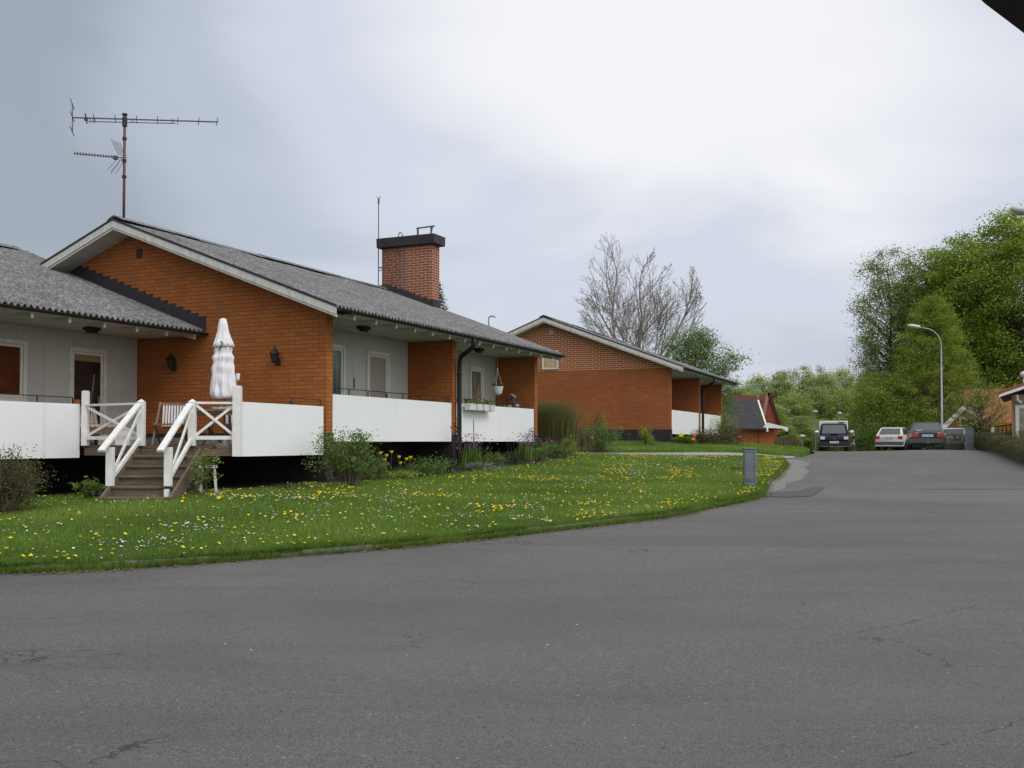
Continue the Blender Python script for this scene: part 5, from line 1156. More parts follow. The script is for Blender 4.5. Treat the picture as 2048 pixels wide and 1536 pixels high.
def flowers():
    r = np.random.default_rng(29)
    # two flower meshes: a dandelion and a daisy, each a low ragged dome on a short stalk
    def head(rad, hgt, n, stalk, m):
        mb = MB(); mb.m = 0
        vs = [(0, 0, stalk + hgt)] + [(rad * (1 if k % 2 else .78) * math.cos(k * math.pi / n), rad * (1 if k % 2 else .78) * math.sin(k * math.pi / n), stalk + hgt * .25) for k in range(2 * n)] + [(0, 0, stalk - hgt * .3)]
        fs = [(0, 1 + k, 1 + (k + 1) % (2 * n)) for k in range(2 * n)] + [(2 * n + 1, 1 + (k + 1) % (2 * n), 1 + k) for k in range(2 * n)]
        mb.add(vs, fs); mb.m = 1; mb.tube([(0, 0, 0), (0.002, 0, stalk - hgt * .3)], .0022, 3, cap=False)
        me = bpy.data.meshes.new('flower'); me.from_pydata(mb.v, [], mb.f); me.polygons.foreach_set('material_index', mb.mi); me.materials.append(m); me.materials.append(MAT['grass']); me.update(); return me
    dmesh = head(.021, .014, 7, .055, MAT['yellow']); wmesh = head(.0125, .005, 6, .045, MAT['daisy'])
    def pick(n, seed, poly, fn):
        rr = np.random.default_rng(seed); q = scatter(poly, n * 14, rr); q = q[np.abs(q[:, 0]) < .545 * q[:, 1] + .2]
        w = fn(q[:, 0], q[:, 1]); q = q[rr.uniform(0, 1, len(q)) < w]; return q[:n]
    def ck(x, y, s, seed, th, k): return np.clip((pnoise(x, y, s, seed) - th) * k, 0, 1)
    kd = np.array(ke)
    def dk(x, y): return np.sqrt(np.min((x[:, None] - kd[None, :, 0]) ** 2 + (y[:, None] - kd[None, :, 1]) ** 2, axis=1))
    fy = lambda x, y: np.clip(.07 + .55 * ck(x, y, 2.2, 41, .5, 3) * ck(x, y, .8, 45, .34, 3), 0, 1) * np.where(dk(x, y) < .55, 1.7, 1) * np.where((dk(x, y) > .6) & (dk(x, y) < 1.1), .35, 1)
    fw = lambda x, y: np.clip(.05 + .8 * ck(x, y, 3.0, 51, .55, 4) * ck(x, y, .9, 57, .42, 3) + .9 * (np.hypot((x + 3.9) / 1.1, (y - 15.0) / .32) < 1) + .8 * (np.hypot((x + 5.3) / .5, (y - 14.0) / .15) < 1), 0, 1)
    yq = np.concatenate([pick(1500, 61, lawn_poly, fy), pick(110, 63, lawn2_poly, lambda x, y: np.full(len(x), .3))]); wq = np.concatenate([pick(2100, 62, lawn_poly, fw), pick(420, 64, lawn2_poly, lambda x, y: np.full(len(x), .5))])
    e = kerb_pts(900, r, -.02, .22); e = e[np.abs(e[:, 0]) < .545 * e[:, 1]]; e = e[pnoise(e[:, 0], e[:, 1], 3.0, 66) > .62][:75]; yq = np.concatenate([e, yq])
    for nm, q, me, lab, grp, cat, szr in (('dandelion', yq, dmesh, 'yellow dandelion flower in the lawn before the row houses', 'dandelions in the lawn', 'dandelion', (.8, 1.25)), ('daisy', wq, wmesh, 'tiny white daisy in the lawn before the row houses', 'daisies in the lawn', 'daisy', (.7, 1.3))):
        dist = np.hypot(q[:, 0], q[:, 1]); q = q[np.argsort(dist)]; zz = G(q[:, 0], q[:, 1]) + .02; sc = r.uniform(*szr, len(q))
        for i in range(min(300, len(q))):
            o = bpy.data.objects.new(nm, me); col.objects.link(o); o.location = (q[i, 0], q[i, 1], zz[i]); o.rotation_euler = (r.normal() * .25, r.normal() * .25, r.uniform(0, 6)); o.scale = (sc[i],) * 3
            tag(o, lab, cat, grp)
        v0 = np.array([v.co[:] for v in me.vertices]); rest = np.arange(300, len(q)); V = []; Fs = []; mi = []; mbf = [tuple(p.vertices) for p in me.polygons]; mm = [p.material_index for p in me.polygons]
        keepf = [k for k, m_ in enumerate(mm) if m_ == 0]
        for j, i in enumerate(rest):
            a = r.uniform(0, 6.28); ca, sa = math.cos(a), math.sin(a); w_ = v0 * sc[i]; tx, ty = r.normal() * .25, r.normal() * .25
            V.append(np.stack([w_[:, 0] * ca - w_[:, 1] * sa + q[i, 0], w_[:, 0] * sa + w_[:, 1] * ca + q[i, 1], w_[:, 2] + w_[:, 0] * tx + w_[:, 1] * ty + zz[i]], -1)); Fs += [tuple(k + j * len(v0) for k in mbf[f]) for f in keepf]
        tag(link(nm + '_carpet', mesh_np(np.concatenate(V), np.array(Fs)), me.materials[0]), lab.split(' in ')[0].replace('flower', 'flowers') + 's spread over the farther lawn' if nm == 'daisy' else 'yellow dandelion flowers spread over the farther lawn', cat, grp, 'stuff')
flowers()

# ------------------------------------------------------------------ street furniture
def cable_cabinet(px, Y, w, h, d, rz, label, z=None):
    x, y = P(px, Y); t = thing('cable_cabinet', label, 'utility cabinet', (x, y, (g1(x, y) if z is None else z) - .06), rz)
    mb = MB(); mb.box(-w / 2, w / 2, -d / 2, d / 2, 0, h - .03); mb.box(w / 2 - .035, w / 2 + .012, -d / 2 - .012, -d / 2, .05, h - .03); t_ = mb.build('body', MAT['cabinet'], t, bevel=.006)
    MB().box(-w / 2 + .02, w / 2 - .05, -d / 2 - .010, -d / 2 - .001, h * .27, h * .93).build('door', MAT['cabinet'], t, bevel=.003)
    MB().box(-w / 2 + .03, w / 2 - .06, -d / 2 - .022, -d / 2 - .011, h * .90, h * .925).build('upper_lip', MAT['cabinet'], t); MB().box(-w / 2 + .03, w / 2 - .06, -d / 2 - .022, -d / 2 - .011, h * .235, h * .26).build('lower_lip', MAT['cabinet'], t)
    MB().box(-w / 2 - .012, w / 2 + .016, -d / 2 - .022, d / 2 + .01, h - .029, h).build('lid', MAT['cabinet'], t, bevel=.006)
    return t
cable_cabinet(1498.5, 20.6, .235, .88, .16, R(-6), 'narrow grey utility cabinet at the lawn corner beside the road', z=ZE - .95)
cable_cabinet(1938, 38.5, .26, .87, .2, R(-10), 'grey utility cabinet standing in front of the low right hedge', z=None)
x, y = P(1490, 25.5); t = thing('drain_cover', 'rusty brown plank lying in the lawn behind the grey cabinet', 'plank', (x, y, g1(x, y) + .04), R(4)); MB().box(-.32, .28, -.12, .12, 0, .07).build('plank', MAT['darkwood'], t, bevel=.01)
def street_lamp(px, Y, h, arm, rz, label, z=None, small=False, group='street lamps'):
    x, y = P(px, Y); z0 = g1(x, y) - .1 if z is None else z; t = thing('street_lamp', label, 'street lamp', (x, y, z0), rz, group)
    pts = [(0, 0, 0), (0, 0, 1.1), (0, 0, 1.101), (0, 0, h - .9)]; rs = [.075, .075, .055, .042]
    for i in range(1, 8):
        a = i / 7 * math.pi / 2; pts.append((-arm * .72 * (1 - math.cos(a)), 0, h - .9 + .9 * math.sin(a))); rs.append(.042 - .002 * i)
    pts.append((-arm * .85, 0, h + .03)); rs.append(.026)
    MB().tube(pts, rs, 10).build('pole', MAT['galv'], t, smooth=True)
    hd = MB(); L_ = arm * .5; rings = []
    for q, wz, zt, zb in ((0, .05, .045, -.02), (.12, .09, .075, -.05), (.5, .12, .085, -.075), (.85, .105, .07, -.07), (1, .05, .03, -.04)):
        xx = -arm * .82 - L_ * q; zc = h + .05 + q * .09; rings.append([(xx, -wz, zc), (xx, -wz * .7, zc + zt), (xx, wz * .7, zc + zt), (xx, wz, zc), (xx, wz * .8, zc + zb), (xx, -wz * .8, zc + zb)])
    hd.loft(rings).build('lamp_head', MAT['lampwhite'], t, smooth=True, bevel=0)
    rings = [[(-arm * .82 - L_ * q, sy * .07, h + .0 + q * .09 - .01 - d) for sy, d in ((-1, 0), (1, 0), (.7, .05), (-.7, .05))] for q in (.15, .5, .85)]
    MB().loft(rings).build('lens', MAT['galv'], t)
    return t
MAT['lampwhite'] = M('lamp_housing', (0.62, 0.63, 0.62), (0.50, 0.51, 0.50), 4, .5)
street_lamp(1884, 52, 6.55, 1.35, R(4), 'tall grey street lamp with curved arm behind the parked dark blue car')
street_lamp(2168, 24, 6.35, 1.35, R(6), 'near street lamp of which only the white head reaches in at right')
def path_lamp(px, Y, top_py, z, label):
    x, y = P(px, Y); h = ZE + (883 - top_py) * Y / 2000 - z; t = thing('path_lamp', label, 'lamp post', (x, y, z), 0, 'small lamp posts by the wood')
    MB().tube([(0, 0, 0), (0, 0, h - .1)], .045, 8).build('pole', MAT['galv'], t); MB().lathe([(.06, h - .12), (.20, h - .1), (.24, h - .02), (.16, h + .08), (.03, h + .12)], n=12).build('lamp_head', MAT['lampwhite'], t)
path_lamp(1631, 84, 823, -1.0, 'small white headed lamp post left of the camper pickup')
path_lamp(1679, 90, 826, -1.0, 'small white headed lamp post behind the camper pickup roof')
path_lamp(1605, 74, 872, -.8, 'short lamp post between the brown fence and the pickup')
path_lamp(1786, 76, 806, -.6, 'pale lamp post rising above the white car')

# ------------------------------------------------------------------ vehicles
def paint(name, c, rough=.28): return M(name, c, tuple(q * .93 for q in c), 1.5, rough, 0, spec=.5, coat=.25)
MAT['tyre'] = M('tyre', (.02, .02, .02), rough=.85); MAT['rim'] = M('rim', (.30, .30, .31), rough=.4, metal=.5); MAT['carglass'] = M('car_glass', (.06, .075, .08), (.04, .05, .055), 1, .07, spec=.7)
MAT['taillight'] = M('tail_light', (.50, .03, .02), (.36, .02, .015), 30, .2, spec=.7); MAT['amber'] = M('amber_lens', (.75, .26, .03), (.6, .2, .02), 30, .2); MAT['headlight'] = M('headlight_glass', (.70, .72, .74), (.5, .52, .55), 24, .1, spec=.8); MAT['plate'] = M('number_plate', (.66, .68, .68), (.60, .62, .62), 5, .5)
MAT['trim'] = M('grey_bumper', (.085, .09, .10), (.065, .07, .078), 4, .6); MAT['navy'] = M('navy_paint', (.008, .011, .030), (.006, .009, .024), 2, .6, spec=.15); MAT['carwhite'] = paint('white_car_paint', (.62, .62, .58)); MAT['carblue'] = paint('blue_car_paint', (.022, .042, .065)); MAT['carsilver'] = paint('silver_car_paint', (.60, .62, .65)); MAT['mirror'] = M('mirror_shell', (.65, .67, .70), rough=.2, metal=.4)
MAT['ink'] = M('plate_ink', (.02, .02, .02))
def wheel(par, x, y, r_, w=.19):
    t = MB(); t.lathe([(r_ * .62, -w / 2), (r_ * .93, -w / 2), (r_, -w * .32), (r_, w * .32), (r_ * .93, w / 2), (r_ * .62, w / 2)], n=24); o = t.build('wheel', MAT['tyre'], par, smooth=True); o.rotation_euler = (0, math.pi / 2, 0); o.location = (x, y, r_)
    q = MB(); q.lathe([(.04, w * .42), (r_ * .3, w * .40), (r_ * .60, w * .46), (r_ * .61, -w * .3), (.04, -w * .3)], n=20); s = 1 if x > 0 else -1
    ri = q.build('rim', MAT['rim'], o, smooth=True); ri.scale = (1, 1, s)
def ring(y, hw, zb, zs, zt, inset=.05, top=.10, n=0):
    """car body cross-section: sill, waist, shoulder, deck"""
    return [(-hw + inset, y, zb), (-hw + .01, y, zb + .12), (-hw, y, (zb + zs) / 2), (-hw + .02, y, zs), (-hw + top, y, zt), (-hw * .5, y, zt + .012), (0, y, zt + .018), (hw * .5, y, zt + .012), (hw - top, y, zt), (hw - .02, y, zs), (hw, y, (zb + zs) / 2), (hw - .01, y, zb + .12), (hw - inset, y, zb)]
def car(name, label, cat, px, Y, heading, W, L, body, cabin, matn, wheels, wr, rear=True, z=None, group='cars parked beyond the crest'):
    """y forward. body: list of (y, halfwidth, zbottom, zshoulder, ztop); cabin: (y_base0, y_top0, y_top1, y_base1, zbase, ztop, base halfwidth, top halfwidth)"""
    x, y = P(px, Y); t = thing(name, label, cat, (x, y, (g1(x, y) - .06) if z is None else z), heading, group)
    MB().loft([ring(*b) for b in body]).build('body', MAT[matn], t, smooth=True).data.set_sharp_from_angle(angle=R(38))
    y0, a0, a1, y1, zb, zt, hb_, ht = cabin
    v = [(-hb_, y0, zb), (hb_, y0, zb), (hb_, y1, zb), (-hb_, y1, zb), (-ht, a0, zt), (ht, a0, zt), (ht, a1, zt), (-ht, a1, zt), (-ht * .8, (a0 + a1) / 2, zt + .03), (ht * .8, (a0 + a1) / 2, zt + .03)]
    mb = MB(); mb.add(v, [(0, 1, 5, 4), (1, 2, 6, 5), (2, 3, 7, 6), (3, 0, 4, 7), (4, 5, 9, 8), (5, 6, 9), (6, 7, 8, 9), (7, 4, 8), (3, 2, 1, 0)]); mb.build('cabin', MAT[matn], t, bevel=.035)
    def pane(nm, quad, m_top=.13, m_side=.09, m_bot=.10, off=.012):
        q = [Vector(p) for p in quad]      # bottom-left, bottom-right, top-right, top-left seen from outside
        nrm = (q[1] - q[0]).cross(q[3] - q[0]).normalized(); L_ = lambda u, w: (q[0].lerp(q[1], u)).lerp(q[3].lerp(q[2], u), w)
        c = [L_(m_side, m_bot), L_(1 - m_side, m_bot), L_(1 - m_side * .9, 1 - m_top), L_(m_side * .9, 1 - m_top)]; vs = [p + nrm * off for p in c] + [p - nrm * .01 for p in c]
        MB().add(vs, [(0, 1, 2, 3), (7, 6, 5, 4), (0, 4, 5, 1), (1, 5, 6, 2), (2, 6, 7, 3), (3, 7, 4, 0)]).build(nm, MAT['carglass'], t)
    pane('rear_window', (v[0], v[1], v[5], v[4])); pane('windscreen', (v[2], v[3], v[7], v[6]))
    def side(s):
        A, B_, C_, D = (v[1], v[2], v[6], v[5]) if s > 0 else (v[3], v[0], v[4], v[7]); A, B_, C_, D = map(Vector, (A, B_, C_, D))
        for u0, u1 in ((.03, .36), (.38, .68), (.70, .97)):
            lo = lambda u: A.lerp(B_, u); hi = lambda u: D.lerp(C_, u); pane('side_window', (lo(u0), lo(u1), hi(u1), hi(u0)), .14, .05, .08)
    side(1); side(-1)
    for (wx, wy) in wheels: wheel(t, wx, wy, wr)
    return t
def lamp_box(par, nm, mat, x0, x1, y0, y1, z0, z1): return MB().box(x0, x1, y0, y1, z0, z1).build(nm, MAT[mat], par, bevel=.008)
def plate(par, y, z, face=-1, w=.50):
    p = MB().box(-w / 2, w / 2, y - .008, y + .008, z - .055, z + .055).build('number_plate', MAT['plate'], par); mb = MB(); xx = -.19; yy = y + face * .011
    for k, c in enumerate('HTL 417'):
        if c != ' ':     # the plates are only smudges at this distance: plain strokes
            mb.box(xx, xx + .012, yy - .002, yy + .002, z - .034, z + .034); mb.box(xx + .0125, xx + .034, yy - .002, yy + .002, z + (.022 if k % 2 else -.006), z + (.034 if k % 2 else .006))
        xx += .056
    mb.build('plate_marks', MAT['ink'], p)
# white hatchback, seen from behind, right flank showing
w = car('white_hatchback', 'white hatchback parked beyond the crest, seen from behind beside the hedge', 'car', 1789, 62.0, R(-30), 1.68, 4.2,
    [(-2.05, .70, .38, .62, .80), (-1.98, .80, .28, .80, .93), (-1.4, .84, .22, .84, .95), (0, .84, .20, .84, .92), (1.0, .84, .22, .82, .90), (1.9, .78, .30, .72, .78), (2.05, .70, .36, .62, .68)],
    (-1.86, -1.18, .35, 1.05, .90, 1.38, .78, .60), 'carwhite', [(-.76, -1.28), (.76, -1.28), (-.76, 1.25), (.76, 1.25)], .30, z=ZE-.53)
lamp_box(w, 'tail_light', 'taillight', -.78, -.52, -2.07, -2.0, .68, .86); lamp_box(w, 'tail_light', 'taillight', .52, .78, -2.07, -2.0, .68, .86); lamp_box(w, 'tailgate_panel', 'plate', -.50, .50, -2.062, -2.0, .70, .84); plate(w, -2.075, .77)
lamp_box(w, 'bumper', 'trim', -.82, .82, -2.13, -1.95, .34, .52); lamp_box(w, 'bumper', 'carwhite', -.80, .80, -2.10, -1.95, .24, .33); lamp_box(w, 'door_mirror', 'trim', .80, .96, .72, .82, .90, 1.02); MB().tube([(-.45, -2.1, .22), (-.45, -1.8, .22)], .03, 8).build('exhaust', MAT['trim'], w)
# dark blue sedan
b = car('blue_sedan', 'dark blue saloon car parked beyond the crest with red tail lights and grey bumper', 'car', 1850, 51.6, R(-19.5), 1.72, 4.6,
    [(-2.30, .74, .42, .70, .90), (-2.24, .82, .32, .84, .96), (-1.4, .86, .24, .88, .99), (0, .86, .22, .87, .96), (1.2, .86, .24, .84, .92), (2.1, .80, .30, .74, .80), (2.25, .72, .36, .66, .70)],
    (-1.72, -1.12, .45, 1.15, .95, 1.42, .80, .58), 'carblue', [(-.77, -1.35), (.77, -1.35), (-.77, 1.4), (.77, 1.4)], .31, z=ZE-.47)
for s in (-1, 1):
    lamp_box(b, 'tail_light', 'taillight', s * .42, s * .74, -2.33, -2.22, .68, .86); lamp_box(b, 'indicator', 'amber', s * .745, s * .835, -2.315, -2.2, .68, .86); lamp_box(b, 'boot_badge', 'plate', s * .44 + (-.12 if s < 0 else 0), s * .44 + (.12 if s > 0 else .0) + .02, -2.305, -2.2, .89, .915)
    lamp_box(b, 'door_mirror', 'trim', s * .84, s * 1.0, .75, .85, .92, 1.05)
plate(b, -2.34, .76); lamp_box(b, 'bumper', 'trim', -.85, .85, -2.40, -2.15, .40, .62); MB().lathe([(.03, 0), (.035, .03), (.02, .05)], (0, -2.44, .38), 10).build('tow_ball', MAT['galv'], b); lamp_box(b, 'window_sticker', 'plate', -.50, -.25, -1.66, -1.60, 1.01, 1.06)
# silver car standing across, behind the hedge
s_ = car('silver_estate', 'silver grey car standing behind the low right hedge and grey cabinet', 'car', 1926, 56.0, R(-41), 1.7, 4.3,
    [(-2.10, .70, .38, .66, .86), (-2.0, .80, .28, .82, .92), (-1.3, .84, .22, .86, .95), (0, .84, .20, .86, .94), (1.2, .84, .24, .82, .88), (2.0, .76, .30, .70, .74), (2.12, .70, .36, .60, .66)],
    (-1.95, -1.55, .45, 1.05, .92, 1.40, .78, .60), 'carsilver', [(-.76, -1.28), (.76, -1.28), (-.76, 1.3), (.76, 1.3)], .30, z=ZE-.66)
lamp_box(s_, 'tail_light', 'taillight', -.80, -.66, -2.12, -2.0, .62, .86); lamp_box(s_, 'tail_light', 'taillight', .66, .80, -2.12, -2.0, .62, .86); lamp_box(s_, 'bumper', 'trim', -.82, .82, -2.2, -2.0, .34, .54); lamp_box(s_, 'door_mirror', 'trim', -.97, -.82, .72, .82, .90, 1.02)
# dark car hidden between the two
d = car('dark_hatchback', 'dark bluish car squeezed between the white and the dark blue car', 'car', 1816, 65.5, R(-24), 1.65, 4.0,
    [(-1.95, .70, .38, .66, .86), (-1.9, .78, .28, .82, .92), (-1.3, .82, .22, .86, .93), (0, .82, .20, .86, .92), (1.2, .82, .24, .80, .86), (1.9, .74, .30, .68, .72)],
    (-1.7, -1.3, .35, 1.0, .90, 1.38, .76, .58), 'carblue', [(-.74, -1.2), (.74, -1.2), (-.74, 1.2), (.74, 1.2)], .29, z=ZE-.66)
# pickup with camper box, coming towards the viewer
p = car('camper_pickup', 'dark navy pickup truck with a white camper box facing up the road', 'pickup truck', 1667, 54.8, math.pi - R(17), 1.72, 4.8,
    [(-2.3, .78, .55, .85, 1.05), (-1.0, .84, .50, .95, 1.08), (.4, .85, .48, .98, 1.10), (1.0, .85, .48, .98, 1.10), (1.9, .84, .50, .92, 1.02), (2.28, .80, .52, .80, .92), (2.38, .70, .54, .70, .82)],
    (-.75, -.62, .45, 1.12, 1.08, 1.68, .84, .70), 'navy', [(-.74, -1.35), (.74, -1.35), (-.74, 1.45), (.74, 1.45)], .36)
p.scale = (.90, 1, 1)
MB().box(-.86, .86, -3.0, -.80, .95, 1.86).build('camper_box', MAT['carwhite'], p, bevel=.04); MB().box(-.30, -.62, -.795, -.79, 1.74, 1.80).build('box_badge', MAT['carblue'], p)
for s in (-1, 1):
    lamp_box(p, 'headlight', 'headlight', s * .52, s * .78, 2.33, 2.42, .82, .97); lamp_box(p, 'indicator', 'amber', s * .52, s * .76, 2.42, 2.47, .60, .67)
    m = MB(); m.lathe([(.03, -.04), (.12, -.03), (.13, .03), (.05, .06)], n=12); o = m.build('door_mirror', MAT['mirror'], p, smooth=True); o.rotation_euler = (R(90), 0, 0); o.location = (s * 1.0, 1.0, 1.22); o.scale = (1.1, .8, 1); MB().tube([(s * .8, .95, 1.14), (s * .95, .98, 1.2)], .018, 6).build('mirror_arm', MAT['trim'], p)
lamp_box(p, 'grille', 'black', -.42, .42, 2.36, 2.43, .79, .93); MB().box(-.06, .06, 2.432, 2.44, .83, .89).build('grille_badge', MAT['taillight'], p); lamp_box(p, 'bumper', 'black', -.86, .86, 2.30, 2.52, .46, .70); lamp_box(p, 'chrome_strip', 'galv', -.80, .80, 2.30, 2.53, .44, .458); lamp_box(p, 'bonnet_scoop', 'navy', -.20, .20, 1.45, 1.85, 1.07, 1.12); plate(p, 2.535, .68, 1)

# ------------------------------------------------------------------ person beside the pickup
MAT['skin'] = M('skin', (.42, .24, .16), (.36, .20, .13), 9, .6); MAT['shirt'] = M('black_tshirt', (.022, .02, .024), rough=.9); MAT['jeans'] = M('blue_jeans', (.05, .075, .13), (.035, .05, .09), 12, .9); MAT['hair'] = M('dark_hair', (.02, .014, .01), rough=.7)
def skin_mesh(name, nodes, edges, mat, parent, sub=2):
    me = bpy.data.meshes.new(name); me.from_pydata([n[0] for n in nodes], edges, []); o = bpy.data.objects.new(name, me); col.objects.link(o)
    md = o.modifiers.new('skin', 'SKIN'); md.use_smooth_shade = True
    for i, n in enumerate(nodes):
        rr = n[1] if isinstance(n[1], tuple) else (n[1], n[1]); me.skin_vertices[0].data[i].radius = rr
    me.skin_vertices[0].data[0].use_root = True
    o.modifiers.new('sub', 'SUBSURF').levels = sub; o.modifiers['sub'].render_levels = sub
    dg = bpy.context.evaluated_depsgraph_get(); m2 = bpy.data.meshes.new_from_object(o.evaluated_get(dg)); bpy.data.objects.remove(o)
    m2.polygons.foreach_set('use_smooth', [True] * len(m2.polygons)); m2.materials.clear(); return link(name, m2, mat, parent)
x, y = P(1707, 62.0)
per = thing('person', 'person in black T-shirt and jeans standing beside the pickup, turned towards it', 'person', (x, y, ZE + .68 - 1.77), R(75))   # faces local +y
bn = [((0, 0, .95), (.15, .11)), ((0, 0, 1.10), (.14, .10)), ((0, .01, 1.28), (.17, .11)), ((0, -.01, 1.42), (.14, .09)), ((0, 0, 1.50), (.055, .055)), ((0, .015, 1.58), (.075, .085)), ((0, .015, 1.68), (.072, .088)), ((0, .005, 1.74), (.04, .05))]
be = [(i, i + 1) for i in range(7)]
def limb(start, pts):
    global bn, be
    k = start
    for q in pts: bn.append(q); be.append((k, len(bn) - 1)); k = len(bn) - 1
    return k
for s in (-1, 1):
    limb(0, [((s * .09, 0, .85), .085), ((s * .10, .02, .50), .062), ((s * .10, -.01, .28), .055), ((s * .10, -.01, .09), .042), ((s * .11, .06, .045), (.04, .035)), ((s * .115, .16, .03), (.038, .025))])
    wr_ = limb(3, [((s * .20, 0, 1.40), .058), ((s * .235, -.02, 1.14), .042), ((s * .225, .12, .93), .032), ((s * .22, .15, .88), (.035, .018)), ((s * .22, .18, .83), (.036, .015))])
    for f in range(4): limb(wr_, [((s * (.205 + .002 * f), .17 + f * .013, .79), .009), ((s * .20, .18 + f * .012, .755 + .008 * abs(f - 1.5)), .007)])
    limb(wr_ - 1, [((s * .20, .185, .86), .010), ((s * .195, .20, .83), .008)])
skin_mesh('body', bn, be, MAT['skin'], per, 1)
skin_mesh('trousers', [((0, 0, .98), (.165, .125)), ((0, 0, .90), (.165, .125)), ((.095, 0, .80), .10), ((.10, .02, .50), .078), ((.10, -.01, .12), .068), ((-.095, 0, .80), .10), ((-.10, .02, .50), .078), ((-.10, -.01, .12), .068)], [(0, 1), (1, 2), (2, 3), (3, 4), (1, 5), (5, 6), (6, 7)], MAT['jeans'], per, 1)
skin_mesh('t_shirt', [((0, 0, .93), (.165, .13)), ((0, 0, 1.12), (.155, .12)), ((0, .01, 1.28), (.185, .125)), ((0, -.01, 1.42), (.155, .105)), ((.21, 0, 1.40), .075), ((.235, -.02, 1.20), .062), ((-.21, 0, 1.40), .075), ((-.235, -.02, 1.20), .062)], [(0, 1), (1, 2), (2, 3), (3, 4), (4, 5), (3, 6), (6, 7)], MAT['shirt'], per, 1)
MB().lathe([(.02, .0), (.075, .01), (.092, .06), (.085, .11), (.05, .15), (.01, .165)], (0, -.008, 1.63), 16).build('hair', MAT['hair'], per, smooth=True)
mb = MB(); mb.add([(-.012, .100, 1.62), (.012, .100, 1.62), (0, .128, 1.625), (0, .098, 1.665)], [(0, 1, 2), (1, 3, 2), (3, 0, 2), (0, 3, 1)]); mb.build('nose', MAT['skin'], per)
for s in (-1, 1): MB().lathe([(.004, -.008), (.010, 0), (.004, .008)], (s * .03, .098, 1.665), 8).build('eye', MAT['hair'], per); MB().lathe([(.01, -.03), (.018, 0), (.01, .03)], (s * .078, .01, 1.65), 8).build('ear', MAT['skin'], per)
MB().box(-.022, .022, .090, .100, 1.588, 1.594).build('mouth', MAT['taillight'], per)

# ------------------------------------------------------------------ buildings beyond
MAT['orangewood'] = board_mat('orange_stained_boards', (0.46, 0.155, 0.038), (0.36, 0.115, 0.028), 0, 0.15, 0.012, .7, (.06, .02, .01))
MAT['redwood'] = board_mat('red_painted_boards', (0.40, 0.12, 0.060), (0.32, 0.09, 0.045), 0, 0.14, 0.01, .75, (.05, .015, .01))
MAT['slate'] = M('dark_roof_felt', (.050, .050, .055), (.034, .034, .038), 3, .85, .3); MAT['redroof'] = M('dark_red_roof_tile', (.115, .032, .026), (.075, .022, .018), 8, .85, .5, mapping=(4, 1, 1)); MAT['tile'] = M('terracotta_roof_tile', (.36, .12, .055), (.22, .07, .035), 7, .85, .6, mapping=(6, 2, 2)); MAT['tan'] = M('tan_brick_wall', (.30, .23, .165), (.24, .18, .125), 9, .9, .3)
def gx(px, Y): return (px - 1024) / 2000 * Y
def gz(py, Y): return ZE + (883 - py) * Y / 2000
# orange garage with a steep dark roof
Yg = 72.0; gb = -1.2
t = thing('garage', 'orange boarded garage with steep dark roof and white bargeboards', 'garage', (gx(1485, Yg), Yg, gb))
w1 = gx(1548, Yg) - gx(1485, Yg); e = gz(852, Yg) - gb
MB().box(0, w1, 0, 5.5, 0, e).build('wall', MAT['orangewood'], t); MB().box(w1 * .48, w1 * .52, -.03, -.005, 0, e - .1).build('corner_board', MAT['darkwood'], t)
rz = gz(798, Yg) - gb; xl_ = gx(1440, Yg) - gx(1485, Yg); xr_ = gx(1529, Yg) - gx(1485, Yg)
MB().prism([(-.7, e - .15), (1.9, rz), (4.6, e - .15), (4.6, e - .27), (1.9, rz - .14), (-.7, e - .27)], 'x', xl_, xr_ - .05).build('roof', MAT['slate'], t)
MB().prism([(-.75, e - .20), (1.9, rz + .02), (1.9, rz - .22), (-.75, e - .42)], 'x', xr_ - .04, xr_ + .08).build('bargeboard', MAT['white'], t)
MB().prism([(xr_ + .1, e + .22), (gx(1572, Yg) - gx(1485, Yg), e - .12), (gx(1570, Yg) - gx(1485, Yg), e - .42), (gx(1560, Yg) - gx(1485, Yg), e - .20), (xr_ - .3, e - .12)], 'y', -.65, -.5).build('fascia', MAT['white'], t)
MB().prism([(xr_ + .05, e + .10), (gx(1571, Yg) - gx(1485, Yg), e - .18), (gx(1571, Yg) - gx(1485, Yg), e - .24), (xr_ + .05, e + .02)], 'y', -.48, 4.0).build('carport_roof', MAT['slate'], t)
MB().tube([(gx(1572, Yg) - gx(1485, Yg), -.6, e - .45), (gx(1562, Yg) - gx(1485, Yg), -.5, e - .62), (gx(1553, Yg) - gx(1485, Yg), -.1, e - .72)], .06, 6).build('downpipe', MAT['pipe'], t)
MB().box(w1 + .01, w1 + .1, 1.6, 1.7, .0, e - .3).build('window_frame', MAT['white'], t)
t2x = gx(1480, Yg - .2); sg = thing('white_sign_post', 'small white post at the left corner of the orange garage', 'post', (t2x, Yg - 1.2, gb)); MB().box(-.12, .12, -.05, .05, 0, 1.95).build('post', MAT['white'], sg, bevel=.01)
MAT['pinkboard'] = M('faded_pink_board', (.50, .27, .24), (.40, .20, .18), 5, .7)
